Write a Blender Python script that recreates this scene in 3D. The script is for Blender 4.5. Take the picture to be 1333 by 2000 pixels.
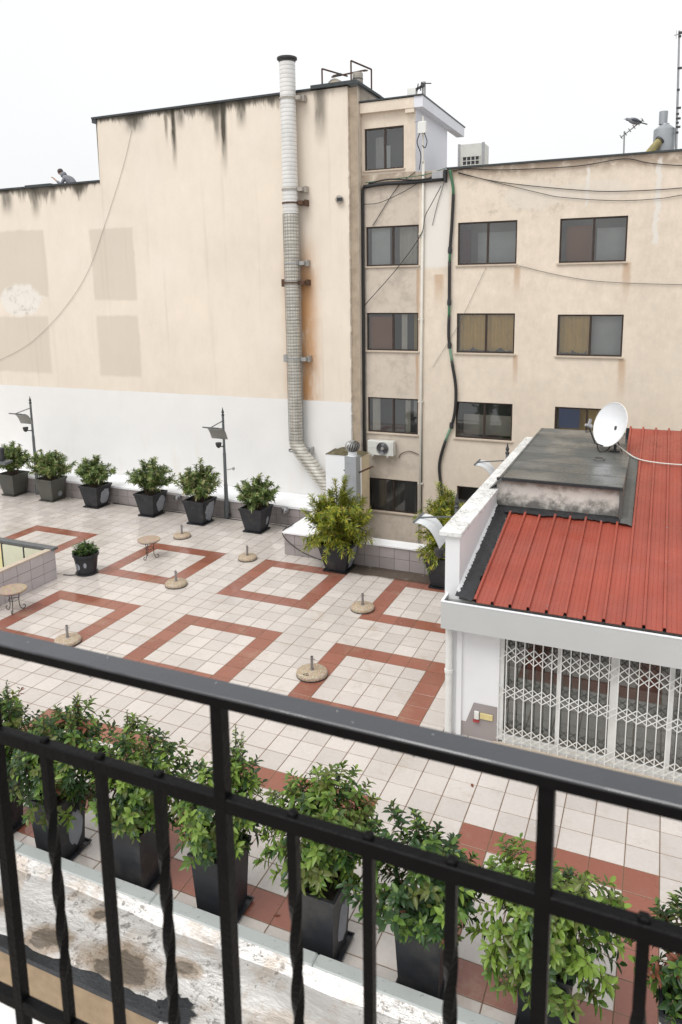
import bpy, math, random
from mathutils import Vector, Matrix
R = math.radians
sc = bpy.context.scene
col = sc.collection
for o in list(bpy.data.objects): bpy.data.objects.remove(o)

# ------------------------------------------------------------------ camera
CAM = Vector((11.587, -20.2965, 8.735))
YAW, PITCH, ROLL = -0.41, -0.173, -0.014
_f = Vector((math.sin(YAW)*math.cos(PITCH), math.cos(YAW)*math.cos(PITCH), math.sin(PITCH)))
_r = Vector((math.cos(YAW), -math.sin(YAW), 0)); _u = _r.cross(_f)
_r2 = _r*math.cos(ROLL)+_u*math.sin(ROLL); _u2 = -_r*math.sin(ROLL)+_u*math.cos(ROLL)
cd = bpy.data.cameras.new('camera'); cam = bpy.data.objects.new('camera', cd); col.objects.link(cam)
m = Matrix.Identity(4)
for i in range(3):
    m[i][0], m[i][1], m[i][2], m[i][3] = _r2[i], _u2[i], -_f[i], CAM[i]
cam.matrix_world = m
cd.sensor_fit = 'VERTICAL'; cd.sensor_height = 36; cd.sensor_width = 24
cd.lens = 36*1444.627/2000
cd.shift_y = -(1000-817.488)/2000
cd.clip_start = 0.05; cd.clip_end = 2000
cd.dof.use_dof = True; cd.dof.focus_distance = 24; cd.dof.aperture_fstop = 8.0
sc.camera = cam
sc.render.resolution_x, sc.render.resolution_y = 682, 1024

# ------------------------------------------------------------------ sky, sun, exposure
w = bpy.data.worlds.new('World'); sc.world = w; w.use_nodes = True
nt = w.node_tree; nt.nodes.clear()
sky = nt.nodes.new('ShaderNodeTexSky'); sky.sky_type = 'NISHITA'; sky.sun_disc = False
SUN_EL, SUN_AZ = R(58), R(200)
sky.sun_elevation = SUN_EL; sky.sun_rotation = SUN_AZ; sky.dust_density = 6; sky.air_density = 1.5
hs = nt.nodes.new('ShaderNodeHueSaturation'); hs.inputs['Saturation'].default_value = 0.10
bg = nt.nodes.new('ShaderNodeBackground'); bg.inputs['Strength'].default_value = 0.15
ov = nt.nodes.new('ShaderNodeMixRGB'); ov.inputs[0].default_value = 0.75; ov.inputs[2].default_value = (7.9, 7.95, 8.0, 1)  # even overcast cloud layer over the sky
wo = nt.nodes.new('ShaderNodeOutputWorld')
tcw = nt.nodes.new('ShaderNodeTexCoord'); cn = nt.nodes.new('ShaderNodeTexNoise'); cn.inputs['Scale'].default_value = 1.6; cn.inputs['Detail'].default_value = 5
nt.links.new(tcw.outputs['Generated'], cn.inputs['Vector'])
cr = nt.nodes.new('ShaderNodeMapRange'); cr.inputs[1].default_value = .3; cr.inputs[2].default_value = .7; cr.inputs[3].default_value = 6.75; cr.inputs[4].default_value = 7.35
nt.links.new(cn.outputs[0], cr.inputs[0])
cm = nt.nodes.new('ShaderNodeMixRGB'); cm.blend_type = 'MULTIPLY'; cm.inputs[0].default_value = 1; cm.inputs[1].default_value = (.985, .995, 1.005, 1)
nt.links.new(cr.outputs[0], cm.inputs[2]); nt.links.new(cm.outputs[0], ov.inputs[2])
nt.links.new(sky.outputs[0], hs.inputs['Color']); nt.links.new(hs.outputs[0], ov.inputs[1])
nt.links.new(ov.outputs[0], bg.inputs['Color']); nt.links.new(bg.outputs[0], wo.inputs['Surface'])
sl = bpy.data.lights.new('sun', 'SUN'); sl.energy = 1.3; sl.angle = R(30); sl.color = (1, .975, .94)
so = bpy.data.objects.new('sun', sl); col.objects.link(so)
sdir = Vector((math.sin(SUN_AZ)*math.cos(SUN_EL), math.cos(SUN_AZ)*math.cos(SUN_EL), math.sin(SUN_EL)))
so.rotation_euler = sdir.to_track_quat('Z', 'Y').to_euler()
so.location = (0, 0, 40)
vs = sc.view_settings; vs.view_transform = 'Standard'; vs.look = 'None'; vs.exposure = 0.14; vs.gamma = 1.0
vs.use_curve_mapping = False
try: sc.cycles.max_bounces = 8; sc.cycles.transparent_max_bounces = 12
except Exception: pass

# ------------------------------------------------------------------ object helpers
ROOTW = {}
def tag(o, label=None, cat=None, group=None, kind=None):
    if label: o['label'] = label
    if cat: o['category'] = cat
    if group: o['group'] = group
    if kind: o['kind'] = kind
    return o
def thing(name, loc, label, cat, group=None):
    o = bpy.data.objects.new(name, None); o.empty_display_size = .1; o.location = loc; col.objects.link(o)
    ROOTW[o] = Vector(loc); return tag(o, label, cat, group)

class MB:
    """collects faces (world coordinates) for ONE mesh object"""
    def __init__(s): s.v = []; s.f = []; s.mi = []
    def poly(s, pts, mi=0):
        b = len(s.v); s.v += [Vector(p) for p in pts]; s.f.append(tuple(range(b, b+len(pts)))); s.mi.append(mi)
    def mesh(s, pts, faces, mi=0):
        b = len(s.v); s.v += [Vector(p) for p in pts]
        for f in faces: s.f.append(tuple(b+i for i in f)); s.mi.append(mi)
    def box(s, x0, x1, y0, y1, z0, z1, c=0, mi=0):
        if c <= 0:
            p = [(x, y, z) for z in (z0, z1) for y in (y0, y1) for x in (x0, x1)]
            s.mesh(p, [(0, 2, 3, 1), (4, 5, 7, 6), (0, 1, 5, 4), (2, 6, 7, 3), (0, 4, 6, 2), (1, 3, 7, 5)], mi)
        else:   # box with all vertical and top edges chamfered
            def ring(d, z): return [(x0+d+c, y0+d, z), (x1-d-c, y0+d, z), (x1-d, y0+d+c, z), (x1-d, y1-d-c, z), (x1-d-c, y1-d, z), (x0+d+c, y1-d, z), (x0+d, y1-d-c, z), (x0+d, y0+d+c, z)]
            s.rings([ring(0, z0), ring(0, z1-c), ring(c, z1)], True, True, mi)
    def obox(s, c, ax, ay, az, mi=0):   # oriented box: centre and three half-axis vectors
        c, ax, ay, az = map(Vector, (c, ax, ay, az))
        p = [c+ax*i+ay*j+az*k for k in (-1, 1) for j in (-1, 1) for i in (-1, 1)]
        s.mesh(p, [(0, 2, 3, 1), (4, 5, 7, 6), (0, 1, 5, 4), (2, 6, 7, 3), (0, 4, 6, 2), (1, 3, 7, 5)], mi)
    def bar(s, a, b, wd, hg=None, up=(0, 0, 1), mi=0):
        a, b = Vector(a), Vector(b); d = (b-a); L = d.length; d.normalize(); up = Vector(up)
        if abs(d.dot(up)) > .98: up = Vector((1, 0, 0))
        sd = d.cross(up).normalized(); u2 = sd.cross(d)
        s.obox((a+b)/2, d*L/2, sd*wd/2, u2*(hg or wd)/2, mi)
    def rings(s, rs, cap0=True, cap1=True, mi=0):
        b = len(s.v); n = len(rs[0])
        for r in rs: s.v += [Vector(p) for p in r]
        for i in range(len(rs)-1):
            for j in range(n):
                k = (j+1) % n
                s.f.append((b+i*n+j, b+i*n+k, b+(i+1)*n+k, b+(i+1)*n+j)); s.mi.append(mi)
        if cap0: s.f.append(tuple(b+j for j in reversed(range(n)))); s.mi.append(mi)
        if cap1: s.f.append(tuple(b+(len(rs)-1)*n+j for j in range(n))); s.mi.append(mi)
    def tube(s, pts, r, n=8, cap=True, mi=0):
        pts = [Vector(p) for p in pts]; rs = []
        rad = r if isinstance(r, (list, tuple)) else [r]*len(pts)
        d0 = (pts[1]-pts[0]).normalized(); up = Vector((0, 0, 1)) if abs(d0.z) < .9 else Vector((1, 0, 0))
        sd = d0.cross(up).normalized()
        for i, p in enumerate(pts):
            d = (pts[min(i+1, len(pts)-1)]-pts[max(i-1, 0)]).normalized()
            sd = (sd-d*sd.dot(d)).normalized(); u2 = d.cross(sd)
            rs.append([p+(sd*math.cos(t)+u2*math.sin(t))*rad[i] for t in [2*math.pi*k/n for k in range(n)]])
        s.rings(rs, cap, cap, mi)
    def lathe(s, prof, c=(0, 0, 0), n=16, axis=None, mi=0, cap=True):
        c = Vector(c); ax = Vector(axis).normalized() if axis else Vector((0, 0, 1))
        t = Vector((1, 0, 0)) if abs(ax.x) < .9 else Vector((0, 1, 0))
        a = ax.cross(t).normalized(); b = ax.cross(a)
        s.rings([[c+ax*z+(a*math.cos(q)+b*math.sin(q))*r for q in [2*math.pi*k/n for k in range(n)]] for r, z in prof], cap, cap, mi)
    def build(s, name, mat, parent=None, smooth=False, kind=None, label=None, off=None):
        me = bpy.data.meshes.new(name)
        o0 = Vector((0, 0, 0))
        q = parent
        while q is not None and q not in ROOTW: q = q.parent
        if q is not None: o0 = ROOTW[q]
        if off is not None: o0 = Vector(off)
        me.from_pydata([v-o0 for v in s.v], [], s.f)
        mats = mat if isinstance(mat, (list, tuple)) else [mat]
        for mm in mats: me.materials.append(mm)
        me.polygons.foreach_set('material_index', s.mi)
        if smooth: me.polygons.foreach_set('use_smooth', [True]*len(s.f))
        me.update()
        o = bpy.data.objects.new(name, me); col.objects.link(o)
        if parent is not None: o.parent = parent
        elif off is not None: o.location = off
        if kind: o['kind'] = kind
        if label: o['label'] = label
        if smooth and smooth != 'all':
            try:
                for e in me.edges: pass
                me.set_sharp_from_angle(angle=R(38))
            except Exception: pass
        return o
def curve_pts(pts, n=6):
    """Catmull-Rom through the points"""
    P = [Vector(p) for p in pts]; P = [P[0]*2-P[1]]+P+[P[-1]*2-P[-2]]; out = []
    for i in range(1, len(P)-2):
        for k in range(n):
            t = k/n; a, b, c, d = P[i-1:i+3]
            out.append(.5*((2*b)+(c-a)*t+(2*a-5*b+4*c-d)*t*t+(3*b-a-3*c+d)*t**3))
    return out+[P[-2]]

# ------------------------------------------------------------------ material helpers
class NB:
    def __init__(s, name):
        s.m = bpy.data.materials.new(name); s.m.use_nodes = True; s.t = s.m.node_tree; s.t.nodes.clear()
        s.out = s.n('ShaderNodeOutputMaterial'); s.p = s.n('ShaderNodeBsdfPrincipled'); s.l(s.p.outputs[0], s.out.inputs[0])
        s.geo = s.n('ShaderNodeNewGeometry'); s.pos = s.geo.outputs['Position']
        sp = s.n('ShaderNodeSeparateXYZ'); s.l(s.pos, sp.inputs[0]); s.x, s.y, s.z = sp.outputs
    def n(s, t): return s.t.nodes.new(t)
    def l(s, a, b): s.t.links.new(a, b)
    def put(s, v, i):
        if hasattr(v, 'links'): s.l(v, i)
        elif isinstance(v, (tuple, list)) and len(v) == 3 and i.type == 'RGBA': i.default_value = (*v, 1)
        else: i.default_value = v
    def m_(s, op, *a):
        k = s.n('ShaderNodeMath'); k.operation = op
        for i, v in enumerate(a): s.put(v, k.inputs[i])
        return k.outputs[0]
    def add(s, a, b): return s.m_('ADD', a, b)
    def mul(s, a, b): return s.m_('MULTIPLY', a, b)
    def sub(s, a, b): return s.m_('SUBTRACT', a, b)
    def ss(s, a, b, x):   # smoothstep from a to b
        k = s.n('ShaderNodeMapRange'); k.interpolation_type = 'SMOOTHSTEP'
        s.put(x, k.inputs[0]); k.inputs[1].default_value = a; k.inputs[2].default_value = b; return k.outputs[0]
    def noise(s, sc_, det=4, rough=.55, vec=None, scale3=None, dist=0):
        k = s.n('ShaderNodeTexNoise'); k.inputs['Scale'].default_value = sc_; k.inputs['Detail'].default_value = det
        k.inputs['Roughness'].default_value = rough; k.inputs['Distortion'].default_value = dist
        v = vec or s.pos
        if scale3:
            mp = s.n('ShaderNodeVectorMath'); mp.operation = 'MULTIPLY'; s.l(v, mp.inputs[0]); mp.inputs[1].default_value = scale3; v = mp.outputs[0]
        s.l(v, k.inputs['Vector']); return k.outputs[0]
    def mix(s, f, a, b, mode='MIX'):
        k = s.n('ShaderNodeMixRGB'); k.blend_type = mode; s.put(f, k.inputs[0]); s.put(a, k.inputs[1]); s.put(b, k.inputs[2]); return k.outputs[0]
    def boxm(s, a, b, a0, a1, b0, b1, e=.06):
        q = s.mul(s.ss(a0-e, a0+e, a), s.m_('SUBTRACT', 1., s.ss(a1-e, a1+e, a)))
        q2 = s.mul(s.ss(b0-e, b0+e, b), s.m_('SUBTRACT', 1., s.ss(b1-e, b1+e, b)))
        return s.mul(q, q2)
    def vary(s, c, amt, f):   # colour times (1-amt .. 1+amt) by factor
        k = s.n('ShaderNodeMixRGB'); k.blend_type = 'MULTIPLY'; k.inputs[0].default_value = 1; s.put(c, k.inputs[1])
        g = s.n('ShaderNodeMapRange'); s.put(f, g.inputs[0]); g.inputs[1].default_value = .25; g.inputs[2].default_value = .75; g.inputs[3].default_value = 1-amt; g.inputs[4].default_value = 1+amt
        s.l(g.outputs[0], k.inputs[2]); return k.outputs[0]
    def bump(s, h, st=.3, dist=.01):
        k = s.n('ShaderNodeBump'); k.inputs['Strength'].default_value = st; k.inputs['Distance'].default_value = dist
        s.l(h, k.inputs['Height']); s.l(k.outputs[0], s.p.inputs['Normal'])
    def fin(s, c, rough=.7, metal=0, spec=.5):
        s.put(c, s.p.inputs['Base Color']); s.put(rough, s.p.inputs['Roughness']); s.put(metal, s.p.inputs['Metallic'])
        s.p.inputs['Specular IOR Level'].default_value = spec; return s.m
def simple(name, c, rough=.6, metal=0, var=.12, vs_=6, bump=0, bs=60, bd=.004, spec=.5, grime=0, gcol=(.12, .1, .08), rand=0):
    b = NB(name); n1 = b.noise(vs_, 5); cc = b.vary(c, var, n1)
    if grime: cc = b.mix(b.mul(b.ss(.5, .75, b.noise(vs_*.45, 6, .65)), grime), cc, gcol)
    if rand:
        oi = b.n('ShaderNodeObjectInfo'); cc = b.vary(cc, rand, b.add(.25, b.mul(oi.outputs['Random'], .5)))
    if bump: b.bump(b.noise(bs, 4), bump, bd)
    rr = b.add(rough-.08, b.mul(b.noise(vs_*1.7, 3), .16))
    return b.fin(cc, rr, metal, spec)

MAT = {}
def mats():
    M = MAT
    # white and red floor tiles: tint per tile from its grid cell, wet sheen, brown runoff stain by the big planters
    def tile(name, c, amt):
        b = NB(name)
        k = b.n('ShaderNodeVectorMath'); k.operation = 'SCALE'; b.l(b.pos, k.inputs[0]); k.inputs['Scale'].default_value = 2.0
        fl = b.n('ShaderNodeVectorMath'); fl.operation = 'FLOOR'; b.l(k.outputs[0], fl.inputs[0])
        zz = b.n('ShaderNodeVectorMath'); zz.operation = 'MULTIPLY'; b.l(fl.outputs[0], zz.inputs[0]); zz.inputs[1].default_value = (1, 1, 0)
        wn = b.n('ShaderNodeTexWhiteNoise'); b.l(zz.outputs[0], wn.inputs['Vector'])
        cc = b.vary(c, amt, b.add(.25, b.mul(wn.outputs['Value'], .5)))
        cc = b.vary(cc, .09, b.noise(.45, 6, .65)); cc = b.vary(cc, .05, b.noise(14, 5, .6))
        cc = b.mix(b.mul(b.ss(.52, .70, b.noise(1.1, 7, .75)), .36), cc, (.38, .29, .20)); cc = b.mix(b.mul(b.ss(.60, .68, b.noise(.8, 6, .7)), .16), cc, (.25, .21, .18))
        # dirt line along the joints
        fr = b.n('ShaderNodeVectorMath'); fr.operation = 'FRACTION'; b.l(k.outputs[0], fr.inputs[0])
        sp = b.n('ShaderNodeSeparateXYZ'); b.l(fr.outputs[0], sp.inputs[0])
        ed = b.m_('MAXIMUM', b.m_('ABSOLUTE', b.sub(sp.outputs[0], .5)), b.m_('ABSOLUTE', b.sub(sp.outputs[1], .5)))
        cc = b.mix(b.mul(b.ss(.45, .5, b.add(ed, b.mul(b.sub(b.noise(2.5, 5, .7), .5), .06))), .34), cc, (.30, .19, .11))
        wob = b.mul(b.sub(b.noise(1.6, 5, .6), .5), .40)
        st = b.mul(b.boxm(b.x, b.add(b.y, wob), 2.9, 7.2, -.10, .70, .09), b.ss(.22, .40, b.noise(2.2, 5, .6)))
        cc = b.mix(b.mul(st, .92), cc, (.055, .034, .02))
        wet = b.noise(.5, 4, .6)
        rg = b.add(b.add(.09, b.mul(b.ss(.38, .62, wet), .26)), b.mul(st, .5))
        b.bump(b.noise(5, 3), .06, .01)
        return b.fin(cc, rg, 0, .5)
    M['tile_white'] = tile('tile_white', (.565, .52, .485), .09)
    M['tile_red'] = tile('tile_red', (.275, .105, .073), .10)
    M['grout'] = simple('grout', (.15, .095, .06), .85, var=.3, vs_=3)
    M['wall_tile'] = simple('wall_tile', (.33, .295, .29), .42, var=.06, vs_=3, rand=.07, grime=.18, gcol=(.2, .16, .12))
    M['mortar'] = simple('mortar', (.17, .15, .14), .9)
    M['wall_tile_pale'] = simple('wall_tile_pale', (.50, .46, .47), .4, var=.05, vs_=3, rand=.05, grime=.15, gcol=(.25, .2, .16))
    M['white_paint'] = simple('white_paint', (.76, .765, .775), .6, var=.035, vs_=1.2, bump=.25, bs=18, grime=.06, gcol=(.4, .38, .35))
    # mossy white coping
    b = NB('coping_white'); c = b.vary((.76, .76, .75), .04, b.noise(2, 4))
    sp_ = b.ss(.42, .62, b.noise(20, 7, .8)); big = b.ss(.36, .58, b.noise(2.2, 5, .65))
    c = b.mix(b.mul(b.mul(sp_, big), .85), c, (.23, .22, .18)); b.bump(b.noise(14, 5), .3, .01); M['coping_dirty'] = b.fin(c, .7)
    M['coping_white'] = simple('coping_plain', (.80, .81, .83), .5, var=.03, vs_=1.5, grime=.10, gcol=(.45, .43, .38))
    # ---- left building stucco
    b = NB('stucco_cream')
    LX = lambda x: 11.587+(x-11.587)*1.0367; LZ = lambda z: 8.735+(z-8.735)*1.0367
    c = b.vary((.74, .655, .555), .06, b.noise(.35, 5, .6)); c = b.vary(c, .04, b.noise(3, 7, .72, scale3=(1, 1, .45)))
    c = b.mix(b.mul(b.ss(.5, .8, b.noise(.28, 4)), .35), c, (.78, .725, .66))
    wob = b.mul(b.sub(b.noise(1.5, 4), .5), .22); X = b.add(b.x, wob); Z = b.add(b.z, wob)
    front = b.ss(-5.30, -5.26, b.mul(b.y, -1.))
    for (x0, x1, z0, z1, e) in [(-16, -12.65, 8.6, 11.4, .07), (-16, -12.8, 5.3, 7.75, .10), (-10.2, -8.0, 8.4, 11.3, .07), (-10.15, -8.0, 5.3, 7.8, .09)]:
        c = b.mix(b.mul(b.mul(b.boxm(X, Z, LX(x0), LX(x1), LZ(z0), LZ(z1), e), front), .60), c, (.555, .49, .41))
    # pale blown-off plaster patch
    dx = b.mul(b.sub(X, LX(-14.3)), .55); dz = b.sub(Z, LZ(8.45)); rr = b.add(b.mul(dx, dx), b.mul(dz, dz))
    pm = b.m_('SUBTRACT', 1., b.ss(.35, .62, b.add(rr, b.mul(b.sub(b.noise(2.5, 5), .5), .5))))
    c = b.mix(b.mul(pm, .9), c, (.76, .72, .66)); c = b.mix(b.mul(pm, b.mul(b.ss(.47, .70, b.noise(3.2, 7, .7)), .7)), c, (.42, .37, .31))
    # rust around the flue
    rx = b.m_('SUBTRACT', 1., b.ss(.2, .95, b.m_('ABSOLUTE', b.sub(b.add(b.x, b.mul(wob, 1.2)), -1.05))))
    c = b.mix(b.mul(b.mul(rx, b.boxm(b.x, b.z, -3, 1.5, 3.6, 10, 1.2)), b.mul(b.ss(.25, .55, b.noise(2, 6, .65, scale3=(1, 1, .3))), .95)), c, (.54, .29, .13))
    # black mould under the roof edge: drips of uneven length
    top = b.add(13.28, b.mul(b.ss(-10.27, -10.2, b.x), 2.47))
    dep = b.sub(top, b.z)
    n1 = b.noise(.55, 3, .6, scale3=(1, .1, .01)); n2 = b.noise(1.9, 5, .7, scale3=(1, .1, .12)); n3 = b.noise(7, 5, .65, scale3=(1, .3, .16))
    ln = b.add(b.mul(b.ss(.40, .68, n1), .55), b.mul(b.ss(.45, .75, n2), .60))
    dm = b.m_('SUBTRACT', 1., b.ss(.15, 1.1, b.add(b.m_('DIVIDE', dep, b.add(ln, .05)), b.mul(b.sub(n3, .5), 1.6))))
    right = b.sub(1., b.mul(b.ss(-1.8, -1.3, b.x), .75))
    c = b.mix(b.mul(b.mul(dm, right), .92), c, (.085, .075, .06))
    for (sx, wd, lg) in [(-5.82, .16, 2.5), (-3.62, .20, 2.9), (-5.5, .30, .9), (-4.1, .45, .8), (-6.15, .12, 1.5), (-2.85, .30, 1.2), (-3.9, .22, 1.9), (-7.6, .7, .9), (-14.6, .5, 1.3), (-13.0, .35, 1.5), (-12.0, .25, .9), (-10.6, .5, .6), (.3, .35, 2.2)]:
        ax = b.m_('ABSOLUTE', b.sub(b.add(b.x, b.mul(b.sub(n3, .5), .16)), LX(sx)))
        q = b.mul(b.m_('SUBTRACT', 1., b.ss(wd*.15, wd, ax)), b.m_('SUBTRACT', 1., b.ss(.25, 1., b.m_('DIVIDE', dep, lg))))
        q = b.m_('MINIMUM', b.mul(q, b.add(.3, b.mul(n3, 1.5))), 1.)
        c = b.mix(b.mul(q, .97 if lg > 2.4 else .7), c, (.06, .055, .042))
    # long faint streaks
    c = b.mix(b.mul(b.ss(.56, .78, b.noise(2.4, 4, .6, scale3=(1.4, 1, .05))), .16), c, (.33, .27, .2))
    # whitewashed band at the bottom
    wm = b.m_('SUBTRACT', 1., b.ss(4.51, 4.54, b.add(b.z, b.mul(b.sub(b.noise(2.2, 4), .5), .05))))
    wc = b.vary((.755, .745, .73), .03, b.noise(.8, 5)); wc = b.mix(b.mul(b.ss(.55, .8, b.noise(1.2, 5, .6, scale3=(1, 1, .3))), .25), wc, (.66, .56, .46))
    c = b.mix(b.mul(wm, front), c, wc)
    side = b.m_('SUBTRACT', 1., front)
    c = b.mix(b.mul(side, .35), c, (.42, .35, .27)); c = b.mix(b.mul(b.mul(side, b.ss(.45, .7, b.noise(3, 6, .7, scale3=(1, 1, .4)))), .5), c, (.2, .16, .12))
    b.bump(b.add(b.noise(35, 5), b.mul(b.noise(3, 4), 1.5)), .28, .012)
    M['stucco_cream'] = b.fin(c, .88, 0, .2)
    # ---- right building stucco
    b = NB('stucco_beige')
    c = b.vary((.695, .605, .50), .07, b.noise(.4, 5, .6)); c = b.vary(c, .09, b.noise(2.5, 6, .7)); c = b.vary(c, .05, b.noise(9, 5, .7, scale3=(1, 1, .4)))
    c = b.mix(b.mul(b.ss(.52, .72, b.noise(.9, 6, .7)), .18), c, (.50, .40, .31))
    c = b.mix(b.mul(b.mul(b.ss(.50, .64, b.noise(1.7, 7, .75)), b.boxm(b.x, b.z, 1.2, 9.0, 11.0, 12.6, .5)), .42), c, (.34, .285, .225))
    c = b.mix(b.mul(b.mul(b.ss(.45, .6, b.noise(1.1, 6, .65)), b.boxm(b.x, b.z, 4.6, 8.6, 10.9, 12.2, .4)), .5), c, (.72, .65, .53))
    wob = b.mul(b.sub(b.noise(1.1, 5), .5), .5); X = b.add(b.x, b.mul(wob, .35)); Z = b.add(b.z, wob)
    c = b.mix(b.mul(b.ss(.5, .75, b.noise(.5, 5, .6)), .3), c, (.70, .61, .525))
    stl = b.m_('SUBTRACT', 1., b.ss(3.42, 3.5, b.x))      # older grey render left of the conduit
    low = b.m_('SUBTRACT', 1., b.ss(12.3, 12.45, b.z))
    c = b.mix(b.mul(b.mul(stl, low), .55), c, (.47, .415, .36))
    c = b.mix(b.mul(b.mul(b.mul(stl, low), b.ss(.45, .66, b.noise(1.6, 7, .72))), .38), c, (.27, .235, .20))
    c = b.mix(b.mul(b.m_('SUBTRACT', 1., b.ss(1.0, 8.2, b.z)), b.mul(b.ss(3.45, 3.6, b.x), .30)), c, (.52, .44, .37))
    c = b.mix(b.mul(b.boxm(X, Z, 3.62, 4.55, 9.4, 12.4, .08), .85), c, (.74, .715, .67))       # whitewashed patch
    # darker weathered parapet strip
    c = b.mix(b.mul(b.mul(b.ss(12.2, 12.6, Z), b.m_('SUBTRACT', 1., b.ss(12.76, 12.8, b.z))), b.mul(b.ss(.30, .55, b.noise(2.5, 6, .7)), .75)), c, (.30, .225, .165))
    for (sx, z0, z1, wd) in [(6.93, 8.2, 9.4, .16), (10.42, 7.9, 9.45, .17), (10.42, 4.6, 6.35, .17), (6.95, 5.0, 6.4, .12), (3.42, 5.2, 9.4, .10), (4.2, 7.8, 9.2, .25), (3.4, 3.6, 6.3, .09), (10.3, 2.0, 3.7, .15)]:
        ax = b.m_('ABSOLUTE', b.sub(b.add(b.x, b.mul(b.sub(b.noise(2, 3), .5), .08)), sx))
        q = b.mul(b.m_('SUBTRACT', 1., b.ss(wd*.3, wd, ax)), b.mul(b.ss(z0, z1, b.z), b.m_('SUBTRACT', 1., b.ss(z1-.02, z1+.03, b.z))))
        c = b.mix(b.mul(q, .55), c, (.42, .24, .12))
    for (sx, z0, z1, wd) in [(11.21, 10.0, 12.6, .09), (9.1, 11.3, 12.5, .06)]:
        ax = b.m_('ABSOLUTE', b.sub(b.add(b.x, b.mul(b.sub(b.noise(3.5, 6, .7), .5), .34)), sx))
        q = b.mul(b.m_('SUBTRACT', 1., b.ss(wd*.6, wd*1.1, ax)), b.boxm(b.x, b.z, 0, 20, z0, z1, .1))
        c = b.mix(b.mul(q, .8), c, (.72, .69, .64))
    for (cx, cz, rx_, rz_) in [(9.2, 11.75, 1.3, .33), (7.4, 11.7, 1.0, .45)]:
        dx = b.mul(b.sub(X, cx), 1/rx_); dz = b.mul(b.sub(Z, cz), 1/rz_)
        q = b.m_('SUBTRACT', 1., b.ss(.6, 1.1, b.add(b.mul(dx, dx), b.mul(dz, dz)))); c = b.mix(b.mul(q, .45), c, (.68, .63, .565))
    b.bump(b.add(b.noise(30, 5), b.mul(b.noise(3, 4), 1.5)), .25, .012)
    M['stucco_beige'] = b.fin(c, .88, 0, .2)
    M['brown_concrete'] = simple('brown_concrete', (.37, .30, .225), .9, var=.22, vs_=2.5, bump=.5, bs=18, bd=.02, grime=.45, gcol=(.16, .125, .09))
    M['old_yellow'] = simple('old_yellow', (.34, .29, .11), .7, var=.3, vs_=6, grime=.5)
    M['cream_plain'] = simple('cream_plain', (.66, .55, .38), .85, var=.12, vs_=2, grime=.25, gcol=(.35, .27, .18))
    M['lavender'] = simple('white_render', (.70, .71, .76), .7, var=.03, vs_=1)
    M['tar'] = simple('tar', (.022, .023, .026), .45, var=.4, vs_=8, bump=.5, bs=30, bd=.02)
    M['roof_edge'] = simple('roof_edge', (.035, .042, .045), .5, var=.3)
    M['concrete'] = simple('concrete', (.36, .33, .29), .9, var=.2, vs_=4, bump=.4, bs=25, grime=.4, gcol=(.12, .11, .09))
    # red metal roof, wet
    b = NB('red_metal'); c = b.vary((.325, .070, .045), .14, b.noise(.9, 4)); c = b.vary(c, .05, b.noise(20, 4, .6, scale3=(3, .1, 1)))
    c = b.mix(b.mul(b.ss(.48, .75, b.noise(1.2, 5, .6, scale3=(1.6, .5, 1))), .30), c, (.20, .05, .036)); c = b.mix(b.mul(b.ss(.62, .75, b.noise(1.4, 6, .7)), .25), c, (.42, .17, .12))
    sp_ = b.ss(.68, .76, b.noise(11, 6, .75)); c = b.mix(b.mul(sp_, b.mul(b.ss(.5, .6, b.noise(1.1, 3)), .45)), c, (.55, .42, .36))
    b.bump(b.noise(5, 3), .1, .01); M['red_metal'] = b.fin(c, b.add(.20, b.mul(b.ss(.35, .65, b.noise(1.2, 4)), .30)), 0, .34)
    # bitumen flat roof
    b = NB('bitumen'); c = b.vary((.085, .09, .086), .18, b.noise(1.2, 5)); c = b.vary(c, .10, b.noise(60, 3))
    c = b.mix(b.mul(b.ss(.5, .68, b.noise(.7, 4, .5, scale3=(.6, 1.6, 1))), .6), c, (.15, .155, .15))
    b.bump(b.noise(40, 4), .25, .006); M['bitumen'] = b.fin(c, b.add(.22, b.mul(b.ss(.4, .65, b.noise(.8, 4)), .4)))
    M['gutter'] = simple('gutter', (.50, .505, .50), .42, var=.03, vs_=1.5)
    M['white_metal'] = simple('white_metal', (.72, .72, .70), .4, var=.06, vs_=5, grime=.2, gcol=(.45, .38, .28))
    # riser render with black mould rising from its foot
    b = NB('riser'); c = b.vary((.64, .61, .56), .1, b.noise(2, 5))
    hz = b.sub(b.z, 3.72); q = b.m_('SUBTRACT', 1., b.ss(.05, .46, b.add(hz, b.mul(b.sub(b.noise(4.5, 6, .7), .5), .95))))
    c = b.mix(b.mul(q, .85), c, (.05, .048, .045)); q = b.ss(.50, .66, b.add(hz, b.mul(b.sub(b.noise(5, 5, .7), .5), .35))); c = b.mix(b.mul(q, .7), c, (.13, .085, .055))
    M['riser'] = b.fin(c, .85)
    M['pot_dark'] = simple('pot_dark', (.024, .0255, .030), .45, var=.25, vs_=3, rand=.15, spec=.35, grime=.55, gcol=(.10, .092, .082))
    M['pot_olive'] = simple('pot_olive', (.085, .085, .072), .5, var=.12, vs_=3)
    M['pot_worn'] = simple('pot_worn', (.27, .285, .32), .6, var=.15, vs_=5)
    M['soil'] = simple('soil', (.035, .025, .018), .95, var=.4, vs_=20, bump=.6, bs=40, bd=.02)
    M['black_iron'] = simple('black_iron', (.0042, .0038, .004), .42, var=.3, vs_=30, bump=.45, bs=110, bd=.003, spec=.10)
    b = NB('wet_rail'); wet = b.ss(.45, .52, b.noise(9, 4, .6)); c = b.mix(wet, (.022, .024, .031), (.028, .030, .038))
    dr = b.ss(.76, .78, b.noise(60, 2)); b.bump(b.add(b.noise(40, 2), dr), .12, .003)
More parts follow.
